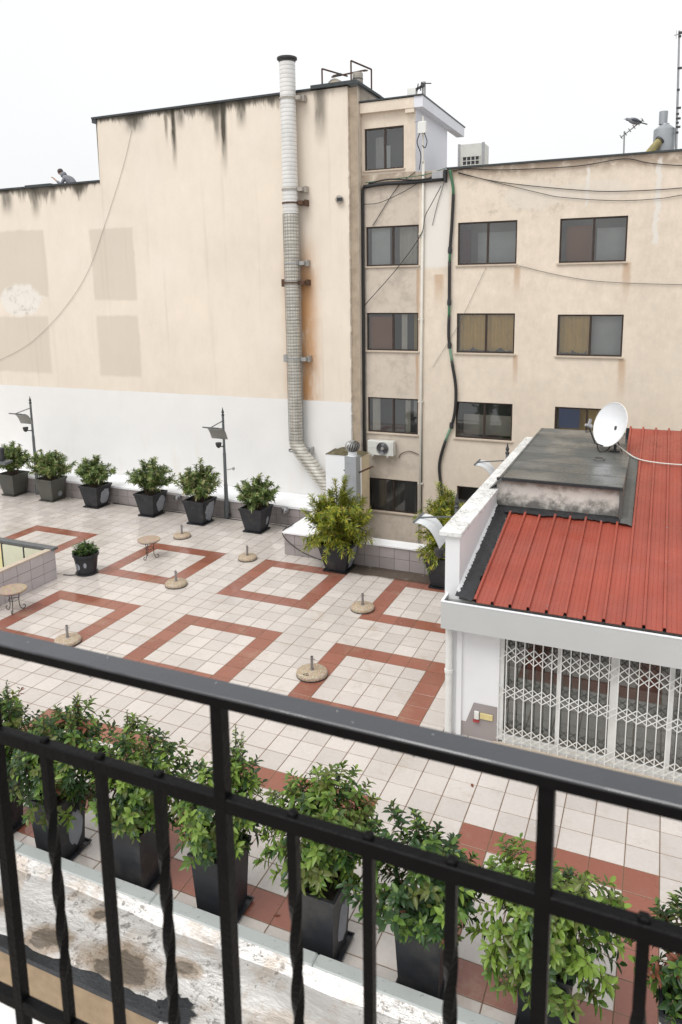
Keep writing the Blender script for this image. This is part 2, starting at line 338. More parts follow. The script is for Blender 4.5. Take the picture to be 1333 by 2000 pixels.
    M['wet_rail'] = b.fin(c, b.add(.16, b.mul(wet, .18)), 0, .9)
    M['post_grey'] = simple('post_grey', (.13, .14, .145), .5, .3, var=.1)
    M['plate_metal'] = simple('plate_metal', (.36, .36, .35), .4, .5, var=.08)
    M['plate_white'] = simple('plate_white', (.66, .68, .70), .45, var=.05)
    M['dark_metal'] = simple('dark_metal', (.05, .05, .052), .5, .3, var=.2)
    M['rust'] = simple('rust', (.10, .055, .035), .85, .2, var=.4, vs_=15)
    M['pebble'] = None
    b = NB('pebble_stone'); vr = b.n('ShaderNodeTexVoronoi'); vr.inputs['Scale'].default_value = 34; b.l(b.pos, vr.inputs['Vector'])
    c = b.mix(.55, (.56, .47, .36), vr.outputs['Color']); c = b.mix(.62, c, (.56, .48, .38)); c = b.mix(b.ss(.3, .5, vr.outputs['Distance']), c, (.36, .27, .18))
    b.bump(vr.outputs['Distance'], .5, -.012); M['pebble'] = b.fin(c, .6)
    b = NB('mosaic_top'); vr = b.n('ShaderNodeTexVoronoi'); vr.inputs['Scale'].default_value = 24; b.l(b.pos, vr.inputs['Vector'])
    c = b.mix(.25, (.36, .26, .17), vr.outputs['Color']); c = b.mix(.5, c, (.36, .26, .17)); b.bump(vr.outputs['Distance'], .3, -.006); M['mosaic'] = b.fin(c, .5)
    M['steel'] = simple('steel', (.33, .33, .34), .35, .9, var=.15)
    # spiral duct
    b = NB('duct_white'); wv = b.n('ShaderNodeTexWave'); wv.bands_direction = 'Z'; wv.inputs['Scale'].default_value = 2.2; wv.inputs['Distortion'].default_value = .4; b.l(b.pos, wv.inputs['Vector'])
    c = b.mix(b.ss(.0, .25, wv.outputs['Color']), (.50, .49, .47), (.70, .69, .67)); c = b.vary(c, .16, b.noise(1.6, 5, .7)); b.bump(wv.outputs['Color'], .3, .01); M['duct_white'] = b.fin(c, .4, .1)
    b = NB('duct_steel'); wv = b.n('ShaderNodeTexWave'); wv.bands_direction = 'Z'; wv.inputs['Scale'].default_value = 2.6; b.l(b.pos, wv.inputs['Vector'])
    c = b.mix(b.ss(.0, .3, wv.outputs['Color']), (.30, .27, .22), (.62, .59, .53)); c = b.vary(c, .2, b.noise(3, 4)); b.bump(wv.outputs['Color'], .5, .012); M['duct_steel'] = b.fin(c, .35, .55)
    M['zinc'] = simple('zinc', (.36, .38, .40), .5, .4, var=.08, vs_=2)
    M['moss'] = simple('moss', (.10, .085, .045), .95, var=.5, vs_=10, bump=.8, bs=30, bd=.03, grime=.6, gcol=(.3, .25, .19))
    M['brown_frame'] = simple('brown_frame', (.040, .026, .019), .5, .2, var=.15)
    M['sill'] = simple('sill', (.50, .42, .33), .7, var=.1)
    # window glass: thin, mostly clear with a mirror sheen
    g = bpy.data.materials.new('glass'); g.use_nodes = True; t = g.node_tree; t.nodes.clear()
    o_ = t.nodes.new('ShaderNodeOutputMaterial'); mx = t.nodes.new('ShaderNodeMixShader'); tr = t.nodes.new('ShaderNodeBsdfTransparent'); gl = t.nodes.new('ShaderNodeBsdfGlossy')
    lw = t.nodes.new('ShaderNodeFresnel'); lw.inputs['IOR'].default_value = 1.55; tr.inputs['Color'].default_value = (.86, .88, .87, 1); gl.inputs['Roughness'].default_value = .02
    ad = t.nodes.new('ShaderNodeMath'); ad.operation = 'MULTIPLY'; ad.inputs[1].default_value = 2.8
    t.links.new(lw.outputs[0], ad.inputs[0]); t.links.new(ad.outputs[0], mx.inputs[0]); t.links.new(tr.outputs[0], mx.inputs[1]); t.links.new(gl.outputs[0], mx.inputs[2]); t.links.new(mx.outputs[0], o_.inputs[0]); M['glass'] = g
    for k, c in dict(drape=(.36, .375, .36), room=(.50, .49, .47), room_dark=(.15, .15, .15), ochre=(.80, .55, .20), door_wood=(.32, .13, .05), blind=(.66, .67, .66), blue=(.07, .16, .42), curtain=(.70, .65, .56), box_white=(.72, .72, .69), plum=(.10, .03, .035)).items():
        M[k] = simple(k, c, .75, var=.1, vs_=1.5)
    M['hose_green'] = simple('hose_green', (.045, .15, .075), .5, var=.15); M['hose_pale'] = simple('hose_pale', (.17, .30, .21), .5)
    M['cable'] = simple('cable', (.018, .018, .018), .6); M['cable_grey'] = simple('cable_grey', (.16, .15, .14), .7); M['conduit'] = simple('conduit', (.62, .59, .53), .5, var=.08, vs_=3)
    M['ac_white'] = simple('ac_white', (.60, .60, .56), .5, var=.05, grime=.2); M['ac_grey'] = simple('ac_grey', (.34, .34, .35), .5)
    # aluminised roofing membrane
    b = NB('membrane'); c = b.vary((.64, .62, .60), .10, b.noise(2, 5)); 
    n1 = b.noise(1.1, 6, .62, dist=.1); c = b.mix(b.mul(b.ss(.48, .60, n1), .55), c, (.43, .33, .24))
    c = b.mix(b.mul(b.ss(.58, .70, b.noise(2.4, 7, .72)), .65), c, (.17, .15, .125)); c = b.mix(b.mul(b.mul(b.ss(.54, .57, b.noise(8, 8, .8)), b.ss(.42, .55, b.noise(1.3, 4))), .75), c, (.16, .14, .12))
    for (cx, cy, rx_, ry_) in [(5.72, -14.03, .66, .30), (4.55, -14.10, .40, .22), (3.4, -13.9, .3, .2), (4.95, -13.55, .2, .12), (6.5, -13.75, .25, .12)]:
        dx = b.mul(b.sub(b.x, cx), 1/rx_); dy = b.mul(b.sub(b.y, cy), 1/ry_)
        rr = b.add(b.add(b.mul(dx, dx), b.mul(dy, dy)), b.add(b.mul(b.sub(b.noise(2.6, 4), .5), 1.9), b.mul(b.sub(b.noise(11, 5, .7), .5), .8)))
        c = b.mix(b.mul(b.m_('SUBTRACT', 1., b.ss(.5, 1.5, rr)), .75), c, (.30, .215, .14)); c = b.mix(b.mul(b.m_('SUBTRACT', 1., b.ss(.35, .55, rr)), .85), c, (.13, .105, .08))
    b.bump(b.add(b.mul(b.noise(1.7, 5, .6, scale3=(.6, 1.6, 1), dist=.25), 1.6), b.mul(b.noise(16, 5, .7), .2)), .7, .06); M['membrane'] = b.fin(c, b.add(.25, b.mul(b.noise(2, 3), .25)), .25)
    b = NB('coping_grey'); c = b.vary((.42, .445, .435), .05, b.noise(2, 4)); c = b.mix(b.mul(b.ss(.60, .66, b.noise(12, 6, .75)), .6), c, (.08, .08, .07)); b.bump(b.noise(20, 4), .15, .006); M['coping_grey'] = b.fin(c, .55)
    M['fascia_tan'] = simple('fascia_tan', (.30, .215, .13), .75, var=.2, vs_=6)
    M['ledge_white'] = simple('ledge_white', (.80, .81, .82), .6, var=.03)
    M['yellow_glass'] = simple('yellow_glass', (.80, .72, .38), .25, var=.08, vs_=1.2); M['grey_glass'] = simple('grey_glass', (.66, .66, .50), .25, var=.1, vs_=1.5)
    M['skin'] = simple('skin', (.42, .24, .17), .6); M['jacket'] = simple('jacket', (.20, .21, .235), .9, var=.1, vs_=12); M['trousers'] = simple('trousers', (.06, .065, .09), .9); M['hair'] = simple('hair', (.09, .07, .07), .8)
    M['feather'] = simple('feather', (.20, .21, .23), .8, var=.25, vs_=25); M['feather_dark'] = simple('feather_dark', (.05, .055, .07), .7)
    M['red_bit'] = simple('red_bit', (.35, .05, .05), .6); M['socket'] = simple('socket', (.62, .52, .25), .5)
    def leaf(name, c, tr=.24, rough=.34):
        b = NB(name); oi = b.n('ShaderNodeObjectInfo')
        cc = b.vary(c, .22, b.noise(9, 3)); cc = b.vary(cc, .18, b.noise(1.7, 2))
        b.fin(cc, rough, 0, .4)
        ts = b.n('ShaderNodeBsdfTranslucent'); b.l(b.mix(1., cc, (1.25, 1.3, .7), 'MULTIPLY'), ts.inputs[0]); mx = b.n('ShaderNodeMixShader'); mx.inputs[0].default_value = tr
        b.l(b.p.outputs[0], mx.inputs[1]); b.l(ts.outputs[0], mx.inputs[2]); b.l(mx.outputs[0], b.out.inputs[0]); return b.m
    M['lf'] = [leaf('leaf_mid', (.10, .178, .031)), leaf('leaf_deep', (.028, .066, .018)), leaf('leaf_light', (.19, .285, .05)), leaf('leaf_red', (.20, .07, .04)), leaf('leaf_olive', (.125, .15, .038))]
    M['lo'] = [leaf('oleander_mid', (.135, .195, .06)), leaf('oleander_deep', (.06, .105, .035)), leaf('oleander_pale', (.27, .33, .13)), leaf('oleander_cream', (.40, .36, .19))]
    M['ly'] = [leaf('broom_mid', (.23, .27, .035)), leaf('broom_deep', (.10, .15, .022)), leaf('broom_yellow', (.42, .40, .055)), leaf('broom_brown', (.20, .15, .045))]
    M['stem'] = simple('stem', (.10, .065, .04), .85, var=.3, vs_=20)
mats(); M = MAT

def pix(p):   # where a point falls in the view (0..1): only used to choose which pieces become objects of their own
    d = Vector(p)-CAM; z = d.dot(_f); return (.5+1444.6*d.dot(_r2)/z/1333, (817.5-1444.6*d.dot(_u2)/z)/2000, z)
def copy_obj(o, name=None, parent=None, loc=None):
    c = o.copy(); col.objects.link(c)
    if parent is not None: c.parent = parent
    if loc is not None: c.location = loc
    return c
#@@STRUCT
# ================================================================== THE SETTING
# ---- terrace floor: grout bed + tiles
fl = MB()
WELL = (-11.0, -5.45, -7.6, -3.95)
def slab(x0, x1, y0, y1): fl.box(x0, x1, y0, y1, -.35, -.006)
slab(-19, -11.0, -12.95, 3.6); slab(-5.45, .36, -12.95, 3.6); slab(-11.0, -5.45, -3.95, 3.6); slab(-11.0, -5.45, -12.95, -7.6); slab(.36, 16, -12.95, .7)
floor = fl.build('terrace_floor', M['grout']); tag(floor, kind='structure'); ROOTW[floor] = Vector((0, 0, 0))
SQ = [(-20, 0), (-9, 0), (0, 0), (9, 0), (-18, 9), (-9, 9), (0, 9), (9, 9), (-9, 19), (0, 19), (9, 19), (18, 19)]
def is_red(u, v):
    for a, b in SQ:
        i, j = u-a, v-b
        if 0 <= i < 6 and 0 <= j < 6 and (i in (0, 5) or j in (0, 5)): return True
    return False
def tile_mesh(mat):
    t = MB(); g = .006; t.box(g-.25, .25-g, g-.25, .25-g, -.02, 0, c=.004)
    me = bpy.data.meshes.new('floor_tile'); me.from_pydata(t.v, [], t.f); me.materials.append(mat); return me
TM = {False: tile_mesh(M['tile_white']), True: tile_mesh(M['tile_red'])}
cells = []
for u in range(-37, 30):
    for v in range(-7, 26):
        x, y = u*.5+.25, -v*.5-.25
        if x > .36 and y > .5: continue
        if x > 8.0 and y > -7.0: continue
        if WELL[0]-.1 < x < WELL[1]+.1 and WELL[2]-.1 < y < WELL[3]+.1: continue
        px, py, z = pix((x, y, 0))
        cells.append((0 if (-.01 < px < 1.01 and py < 1.01) else 1, z, u, v, x, y))
cells.sort()
rest = MB(); rnd = random.Random(3)
for k, (q, z, u, v, x, y) in enumerate(cells):
    dz = rnd.uniform(-.0012, .0012)
    if k < 300:
        o = bpy.data.objects.new('floor_tile', TM[is_red(u, v)]); col.objects.link(o); o.parent = floor; o.location = (x, y, dz)
    else:
        g = .006; rest.box(x-.25+g, x+.25-g, y-.25+g, y+.25-g, -.02, dz, mi=1 if is_red(u, v) else 0)
for u in range(1, 16):
    g = .006; x = u*.5; rest.box(x+g, x+.5-g, .506, .648, -.02, 0)
rest.build('floor_tiles', [M['tile_white'], M['tile_red']], floor, kind='stuff')
# a lower yard behind the low wall, far below
g = MB(); g.box(-60, 60, -60, 60, -9.2, -9.0); tag(g.build('ground', M['concrete']), kind='structure')

# ---- tiled low walls
def wall_tiles(root, p0, axis, normal, length, z0, rows, th, tw, mat, start=0):
    """tiles laid on a vertical face; p0 = ground start, axis = run direction, normal = outward"""
    ax, nm = Vector(axis), Vector(normal); cache = {}; ang = math.atan2(ax.y, ax.x)
    flip = ax.cross(Vector((0, 0, 1))).dot(nm) < 0
    for r in range(rows):
        s = -start
        while s < length-.01:
            a, b_ = max(s, 0), min(s+tw, length); wd = round(b_-a, 3)
            if wd > .03:
                if wd not in cache:
                    t = MB(); g = .005; d = .012 if not flip else -.012
                    t.mesh([(g, 0, g), (wd-g, 0, g), (wd-g, 0, th-g), (g, 0, th-g), (g+.004, -d, g+.004), (wd-g-.004, -d, g+.004), (wd-g-.004, -d, th-g-.004), (g+.004, -d, th-g-.004)],
                           [(4, 5, 6, 7), (0, 1, 5, 4), (1, 2, 6, 5), (2, 3, 7, 6), (3, 0, 4, 7)])
                    me = bpy.data.meshes.new('wall_tile'); me.from_pydata(t.v, [], t.f); me.materials.append(mat); cache[wd] = me
                o = bpy.data.objects.new('wall_tile', cache[wd]); col.objects.link(o); o.parent = root
                o.location = Vector(p0)+ax*a+Vector((0, 0, z0+r*th))-ROOTW[root]; o.rotation_euler = (0, 0, ang)
            s += tw
kr = thing('kerb_wall', (-8, 4.3, 0), 'long grey tiled bench wall with wide white top at the foot of the cream building', 'wall')
b = MB(); b.box(-19, .36, 3.52, 5.145, -.02, .66); b.build('core', M['mortar'], kr)
for i in range(10): b = MB(); b.box(-19+i*1.94, -19+(i+1)*1.94-.006, 3.46, 5.14, .66, .745, c=.008); b.build('coping', M['coping_white'], kr)
wall_tiles(kr, (-19, 3.52, 0), (1, 0, 0), (0, -1, 0), 19.35, .0, 2, .33, .5, M['wall_tile'])
lw = thing('low_wall', (4, .85, 0), 'low grey tiled wall with white coping at the terrace edge, behind the bushy yellow green planter', 'wall')
b = MB(); b.box(.36, 8.05, .66, 1.08, -.35, .74); b.box(.36, 1.3, 1.08, 3.52, -.35, .74); b.build('core', M['mortar'], lw)
for bx_ in ((.30, 2.9, .60, 1.12), (2.906, 5.5, .60, 1.12), (5.506, 8.0, .60, 1.12), (.30, 1.36, 1.126, 3.45)): b = MB(); b.box(*bx_, .741, .80, c=.008); b.build('coping', M['coping_white'], lw)
wall_tiles(lw, (.36, .66, 0), (1, 0, 0), (0, -1, 0), 7.6, 0, 2, .37, .5, M['wall_tile'], start=.12)
wall_tiles(lw, (.36, 3.5, 0), (0, -1, 0), (-1, 0, 0), 2.84, 0, 2, .37, .5, M['wall_tile'])
b = MB(); b.box(1.3, 1.75, 1.08, 5.14, -.3, .2); tag(b.build('roof_ledge', M['concrete']), kind='structure')
# light well at the left: tiled kerb, grey cap, glazed shaft inside
we = thing('light_well', (-7, -5, 0), 'tiled light well kerb with grey cap and yellowish glazed panels inside', 'light well')
b = MB(); b.box(-5.47, -5.30, -7.6, -3.80, -.01, .94); b.box(-11, -5.47, -3.94, -3.80, -.01, .94); b.build('core', M['mortar'], we)
wall_tiles(we, (-5.30, -7.6, 0), (0, 1, 0), (1, 0, 0), 3.8, 0, 3, .315, .5, M['wall_tile_pale'], start=.2)
b = MB(); b.box(-5.485, -5.275, -7.6, -3.97, .945, .985, c=.006); b.build('coping', M['sill'], we)
b = MB(); b.box(-11, -5.22, -3.96, -3.74, .947, 1.02, c=.01); b.build('cap', M['post_grey'], we)
for i in range(6):
    x1 = -5.50-i*.93; b = MB(); b.box(x1-.88, x1, -3.985, -3.95, -.9, .90); b.build('glass_panel', M['grey_glass'] if i in (0, 1) else M['yellow_glass'], we)
    b = MB(); b.box(x1-.925, x1-.885, -4.0, -3.942, -.9, .92); b.build('mullion', M['dark_metal'], we)
b = MB(); b.box(-11, -5.5, -7.6, -3.95, -3.2, -3.0); b.box(-5.50, -5.47, -7.6, -3.95, -3.0, -.01); b.build('shaft', M['concrete'], we)

# ---- cream building (left)
lb = thing('cream_building', (-8, 5.15, 0), 'tall windowless cream stucco building with whitewashed foot and black mould under its roof edge', 'building')
b = MB()
# front with the step in the roof line
b.poly([(-40, 5.15, -9), (.95, 5.15, -9), (.95, 5.15, 15.75), (-10.27, 5.15, 15.75), (-10.27, 5.15, 13.28), (-40, 5.15, 13.28)])
b.poly([(-10.27, 5.15, 13.28), (-10.27, 5.15, 15.75), (-10.27, 14, 15.75), (-10.27, 14, 13.28)])
b.poly([(-40, 14, -9), (-40, 5.15, -9), (-40, 5.15, 13.28), (-40, 14, 13.28)])
b.poly([(1.28, 5.24, -9), (1.28, 14, -9), (1.28, 14, 15.75), (1.28, 5.24, 15.75)])
b.poly([(.95, 5.15, -9), (.95, 5.235, -9), (.95, 5.235, 15.75), (.95, 5.15, 15.75)])
b.poly([(-10.27, 5.15, 15.75), (.95, 5.15, 15.75), (.95, 14, 15.75), (-10.27, 14, 15.75)])
b.poly([(-40, 5.15, 13.28), (-40, 5.4, 13.28), (-10.27, 5.4, 13.28), (-10.27, 5.15, 13.28)])
b.poly([(-40, 5.4, 13.28), (-40, 5.4, 12.75), (-10.27, 5.4, 12.75), (-10.27, 5.4, 13.28)])
b.poly([(-40, 5.4, 12.75), (-40, 14, 12.75), (-10.27, 14, 12.75), (-10.27, 5.4, 12.75)])
b.build('wall', M['stucco_cream'], lb)
# rough concrete strip at the corner with a crumbling edge
b = MB(); rnd = random.Random(5); zs = [-9+i*.12 for i in range(207)]
for i in range(len(zs)-1):
    z0, z1 = zs[i], zs[i+1]
    j0 = .955; b.poly([(j0, 5.236, z0), (1.28, 5.238, z0), (1.28, 5.238, z1), (j0, 5.236, z1)])
b.build('corner_strip', M['brown_concrete'], lb)
b = MB(); ed = [(.93+rnd.uniform(-.03, .045), z) for z in zs]
for i in range(len(zs)-1):
    (xa, za), (xb, zb) = ed[i], ed[i+1]
    b.poly([(.90, 5.146, za), (xa, 5.14, za), (xb, 5.14, zb), (.90, 5.146, zb)]); b.poly([(xa, 5.14, za), (xa+.01, 5.235, za), (xb+.01, 5.235, zb), (xb, 5.14, zb)])
b.build('plaster_edge', M['stucco_cream'], lb)
b = MB(); b.box(-10.42, -.42, 5.05, 5.35, 15.75, 15.82); b.box(-40, -10.28, 5.08, 5.42, 13.282, 13.35); b.box(-10.42, -10.2, 5.08, 5.4, 15.6, 15.749)
b.build('roof_edge', M['roof_edge'], lb)
b = MB(); b.box(-.42, 1.36, 5.0, 7.5, 15.78, 15.90); b.build('roof_slab', M['roof_edge'], lb)
b = MB(); b.bar((1.3, 5.05, 15.85), (1.9, 7.3, 15.45), .08); b.build('drip_rail', M['roof_edge'], lb)
b = MB(); b.lathe([(.13, 0), (.15, .12), (.10, .14)], (.62, 5.15, 11.93), 12, (0, -1, 0)); b.build('vent_hole', M['concrete'], lb)
b = MB(); b.box(.55, .76, 4.992, 5.0, 11.86, 11.98); b.build('vent_opening', M['tar'], lb)

# ---- beige building (right) with windows
YF = 5.6
rb = thing('beige_building', (6, YF, 0), 'beige stucco building with rows of brown sliding windows and hanging cables', 'building')
WIN = [  # x0, x1, z0, z1, style
 (1.43, 3.44, 9.55, 10.96, 'grey'), (4.86, 6.90, 9.51, 10.95, 'shelf'), (8.29, 10.38, 9.49, 10.92, 'door'),
 (1.43, 3.44, 6.47, 7.86, 'wood'), (4.86, 6.90, 6.45, 7.84, 'ochre'), (8.32, 10.40, 6.42, 7.80, 'ochre2'),
 (1.45, 3.44, 3.36, 4.70, 'strip'), (4.86, 6.90, 3.36, 4.69, 'dark'), (8.34, 10.40, 3.36, 4.67, 'blue'),
 (1.45, 3.44, .27, 1.56, 'grey2'), (4.95, 6.90, .27, 1.55, 'dark'), (8.34, 10.4, .27, 1.55, 'dark'),
 (1.40, 2.88, 12.92, 14.36, 'dark')]
xs = sorted({1.285, 16.0, 3.31} | {w_[0] for w_ in WIN} | {w_[1] for w_ in WIN}); zs = sorted({-9, 12.75, 14.9} | {w_[2] for w_ in WIN} | {w_[3] for w_ in WIN})
b = MB()
for i in range(len(xs)-1):
    for j in range(len(zs)-1):
        x0, x1, z0, z1 = xs[i], xs[i+1], zs[j], zs[j+1]; cx, cz = (x0+x1)/2, (z0+z1)/2
        if cz > 12.75 and cx > 3.31: continue
        if any(a < cx < b_ and c < cz < d for a, b_, c, d, _ in WIN): continue
        b.poly([(x0, YF, z0), (x1, YF, z0), (x1, YF, z1), (x0, YF, z1)])
for a, b_, c, d, _ in WIN:   # reveals
    y1 = YF+.16
    b.poly([(a, YF, c), (b_, YF, c), (b_, y1, c), (a, y1, c)]); b.poly([(a, YF, d), (a, y1, d), (b_, y1, d), (b_, YF, d)])
    b.poly([(a, YF, c), (a, y1, c), (a, y1, d), (a, YF, d)]); b.poly([(b_, YF, c), (b_, YF, d), (b_, y1, d), (b_, y1, c)])
b.poly([(3.31, YF, 12.75), (16, YF, 12.75), (16, 5.85, 12.75), (3.31, 5.85, 12.75)])
b.poly([(3.31, 5.85, 12.75), (16, 5.85, 12.75), (16, 5.85, 12.3), (3.31, 5.85, 12.3)])
b.build('wall', M['stucco_beige'], rb)
b = MB(); b.poly([(3.31, 5.85, 12.3), (16, 5.85, 12.3), (16, 16, 12.3), (3.31, 16, 12.3)]); b.poly([(16, YF, -9), (16, 16, -9), (16, 16, 12.3), (16, YF, 12.3)]); b.poly([(1.29, 16, -9), (1.29, 16, 12.3), (16, 16, 12.3), (16, 16, -9)]); b.build('roof', M['concrete'], rb)
b = MB(); b.box(4.45, 16, 5.52, 5.92, 12.752, 12.81); b.build('roof_edge', M['roof_edge'], rb)
# penthouse
b = MB(); b.poly([(3.31, YF, 12.75), (3.31, 9.7, 12.75), (3.31, 9.7, 14.9), (3.31, YF, 14.9)]); b.poly([(3.31, 9.7, 12.3), (1.29, 9.7, 12.3), (1.29, 9.7, 14.9), (3.31, 9.7, 14.9)]); b.poly([(3.31, 5.85, 12.3), (3.31, 9.7, 12.3), (3.31, 9.7, 12.75), (3.31, 5.85, 12.75)]); b.build('penthouse_side', M['lavender'], rb)
b = MB(); b.box(1.29, 3.30, 5.42, 5.598, 14.86, 15.20); b.box(2.98, 3.30, 5.44, 5.598, 14.72, 14.86); b.build('penthouse_fascia', M['stucco_beige'], rb)
b = MB(); b.box(1.29, 3.30, 5.6, 9.9, 14.902, 15.20); b.box(3.302, 3.62, 5.42, 11.2, 14.86, 15.22); b.build('penthouse_roof', M['lavender'], rb)
b = MB(); b.box(1.29, 3.64, 5.38, 11.3, 15.222, 15.27); b.build('penthouse_edge', M['roof_edge'], rb)
rnd = random.Random(8)
for (a, b_, c, d, stl) in WIN:
    y0 = YF+.05; fw = .055; mid = (a+b_)/2+.02
    f = MB(); f.box(a, b_, y0, y0+.06, c, c+fw); f.box(a, b_, y0, y0+.06, d-fw, d); f.box(a, a+fw, y0, y0+.06, c+fw, d-fw); f.box(b_-fw, b_, y0, y0+.06, c+fw, d-fw)
    f.box(mid-.035, mid+.035, y0+.004, y0+.056, c+fw, d-fw)
    wn = f.build('window', M['brown_frame'], rb)
    for (p0, p1, yy) in ((a+fw, mid-.03, y0+.02), (mid+.03, b_-fw, y0+.035)):
        p = MB(); p.poly([(p0, yy, c+fw), (p1, yy, c+fw), (p1, yy, d-fw), (p0, yy, d-fw)]); p.build('pane', M['glass'], wn)
    s = MB(); s.box(a-.06, b_+.05, YF-.06, YF+.05, c-.055, c-.002, c=.006); s.build('sill', M['sill'], wn)
    # room behind
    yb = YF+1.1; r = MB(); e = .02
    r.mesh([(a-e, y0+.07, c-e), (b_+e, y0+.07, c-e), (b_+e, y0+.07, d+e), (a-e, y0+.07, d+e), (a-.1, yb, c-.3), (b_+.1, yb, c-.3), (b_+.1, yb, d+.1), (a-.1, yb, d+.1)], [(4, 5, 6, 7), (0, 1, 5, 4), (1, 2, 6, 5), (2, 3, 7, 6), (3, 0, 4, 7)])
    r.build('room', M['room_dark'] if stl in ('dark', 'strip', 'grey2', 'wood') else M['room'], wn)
    yi = YF+.22
    def pane_back(x0, x1, z0, z1, mat, yy=yi, nm='curtain', wav=0):
        q = MB(); n = max(2, int((x1-x0)/.05))
        for i in range(n):
            xa, xb = x0+(x1-x0)*i/n, x0+(x1-x0)*(i+1)/n; da, db = wav*math.sin(i*1.3), wav*math.sin((i+1)*1.3)
            q.poly([(xa, yy+da, z0), (xb, yy+db, z0), (xb, yy+db, z1), (xa, yy+da, z1)])
        q.build(nm, mat, wn)
    def film(x0, x1, z0):
        q = MB(); n = 24; hs_ = [rnd.uniform(.01, .06)+.09*max(0, math.sin(i*.5+a))**3 for i in range(n+1)]
        for i in range(n): xa, xb = x0+(x1-x0)*i/n, x0+(x1-x0)*(i+1)/n; q.poly([(xa, yi-.06, z0), (xb, yi-.06, z0), (xb, yi-.06, z0+hs_[i+1]), (xa, yi-.06, z0+hs_[i])])
        q.build('torn_film', M['room_dark'], wn)
    if stl == 'grey': pane_back(a+.1, mid-.2, c, d, M['blind'], yi+.1, 'blind'); pane_back(mid+.1, b_-.2, c, d, M['curtain'], yi+.3, 'curtain', .03)
    if stl == 'grey2': pane_back(a+.05, b_-.05, c, d, M['room_dark'], yi, 'curtain', .02)
    if stl == 'shelf': pane_back(a+.06, a+.42, c, d-.25, M['plum'], yi, 'cabinet'); pane_back(a+.5, b_, c, d-.3, M['blind'], yb-.2, 'partition')
    if stl == 'door': pane_back(a+.15, mid-.1, c-.2, d-.2, M['door_wood'], yi+.35, 'door'); pane_back(mid+.05, b_, c, d-.3, M['blind'], yi+.5, 'partition')
    if stl == 'wood': pane_back(a+.06, mid, c, d-.15, M['door_wood'], yi, 'door'); pane_back(mid+.28, mid+.50, c, d, M['curtain'], yi, 'curtain', .015); pane_back(mid+.6, b_, c, d, M['ochre'], yi+.5, 'screen')
    if stl == 'ochre': pane_back(a+.06, b_-.06, c, d, M['ochre'], yi+.05, 'curtain', .035); film(a+.1, b_-.1, c+.05)  # ochre sheet: a yellowish building's reflection in the panes, put into its colour
    if stl == 'ochre2': pane_back(a+.06, mid, c, d, M['ochre'], yi+.05, 'curtain', .035); film(a+.1, mid-.1, c+.05); pane_back(mid, b_, c, d, M['blind'], yi+.3, 'blind')  # left ochre sheet: the same reflected building coloured onto it
    if stl == 'strip': pane_back(a+.12, a+.42, c, d, M['curtain'], yi, 'curtain', .02); pane_back(mid+.42, mid+.62, c, d, M['curtain'], yi, 'curtain', .02); pane_back(mid+.68, b_, c+.6, d, M['blind'], yi+.2, 'screen')
    if stl == 'blue': pane_back(a+.12, a+.8, c+.55, d-.08, M['blue'], yi, 'poster'); pane_back(a+.12, b_, c, d, M['ochre'], yi+.35, 'screen')
    if stl == 'dark' and c > 12: pane_back(a+.55, a+.8, c, c+.9, M['blind'], yi+.3, 'cabinet'); pane_back(a+.2, a+.5, c, d-.2, M['room'], yi+.4, 'curtain', .02)
    if stl == 'dark' and 3 < c < 4: pane_back(a+.1, b_-.1, c, c+.75, M['curtain'], yi+.6, 'screen')
#@@HUT
# ---- terrace pavilion with the red roof
RZ = lambda y: 2.95+.21*(y+7.42)
hu = thing('terrace_pavilion', (10, -5, 0), 'white terrace pavilion with red ribbed metal roof and grey flat roof part', 'pavilion')
b = MB(); b.box(8.02, 8.26, -7.1, 2.35, 0, 2.72); b.box(8.26, 9.08, -7.1, -6.9, 0, 2.6); b.box(9.08, 15.5, -7.1, -6.9, 2.30, 2.6); b.box(8.26, 15.5, 2.2, 2.35, 0, 4.2); b.box(8.262, 8.36, -7.16, -7.102, 0, 2.37)
b.build('wall', M['white_paint'], hu)
b = MB(); b.box(8.0, 8.28, -7.12, 2.36, 2.722, 4.10); b.build('parapet', M['white_paint'], hu)
for y0, y1 in ((-7.2, -3.9), (-3.894, -.7), (-.694, 2.42)): cp = MB(); cp.box(7.9, 8.33, y0, y1, 4.10, 4.19, c=.012); cp.build('coping', M['coping_dirty'], hu)
b = MB(); b.box(8.03, 15.5, -7.50, -7.47, 2.37, 2.90); b.box(8.03, 8.06, -7.468, -7.13, 2.37, 2.90); b.box(8.064, 15.5, -7.468, -7.13, 2.37, 2.40); b.box(8.064, 15.5, -7.16, -7.132, 2.402, 2.84)
gt = b.build('gutter', M['gutter'], hu); b = MB(); b.box(8.025, 15.5, -7.507, -7.455, 2.902, 2.918); b.box(8.022, 8.07, -7.453, -7.12, 2.902, 2.918); b.build('gutter_rim', M['coping_white'], gt)
b = MB(); b.box(8.07, 15.5, -7.466, -7.165, 2.44, 2.66); b.build('gutter_silt', M['moss'], gt)
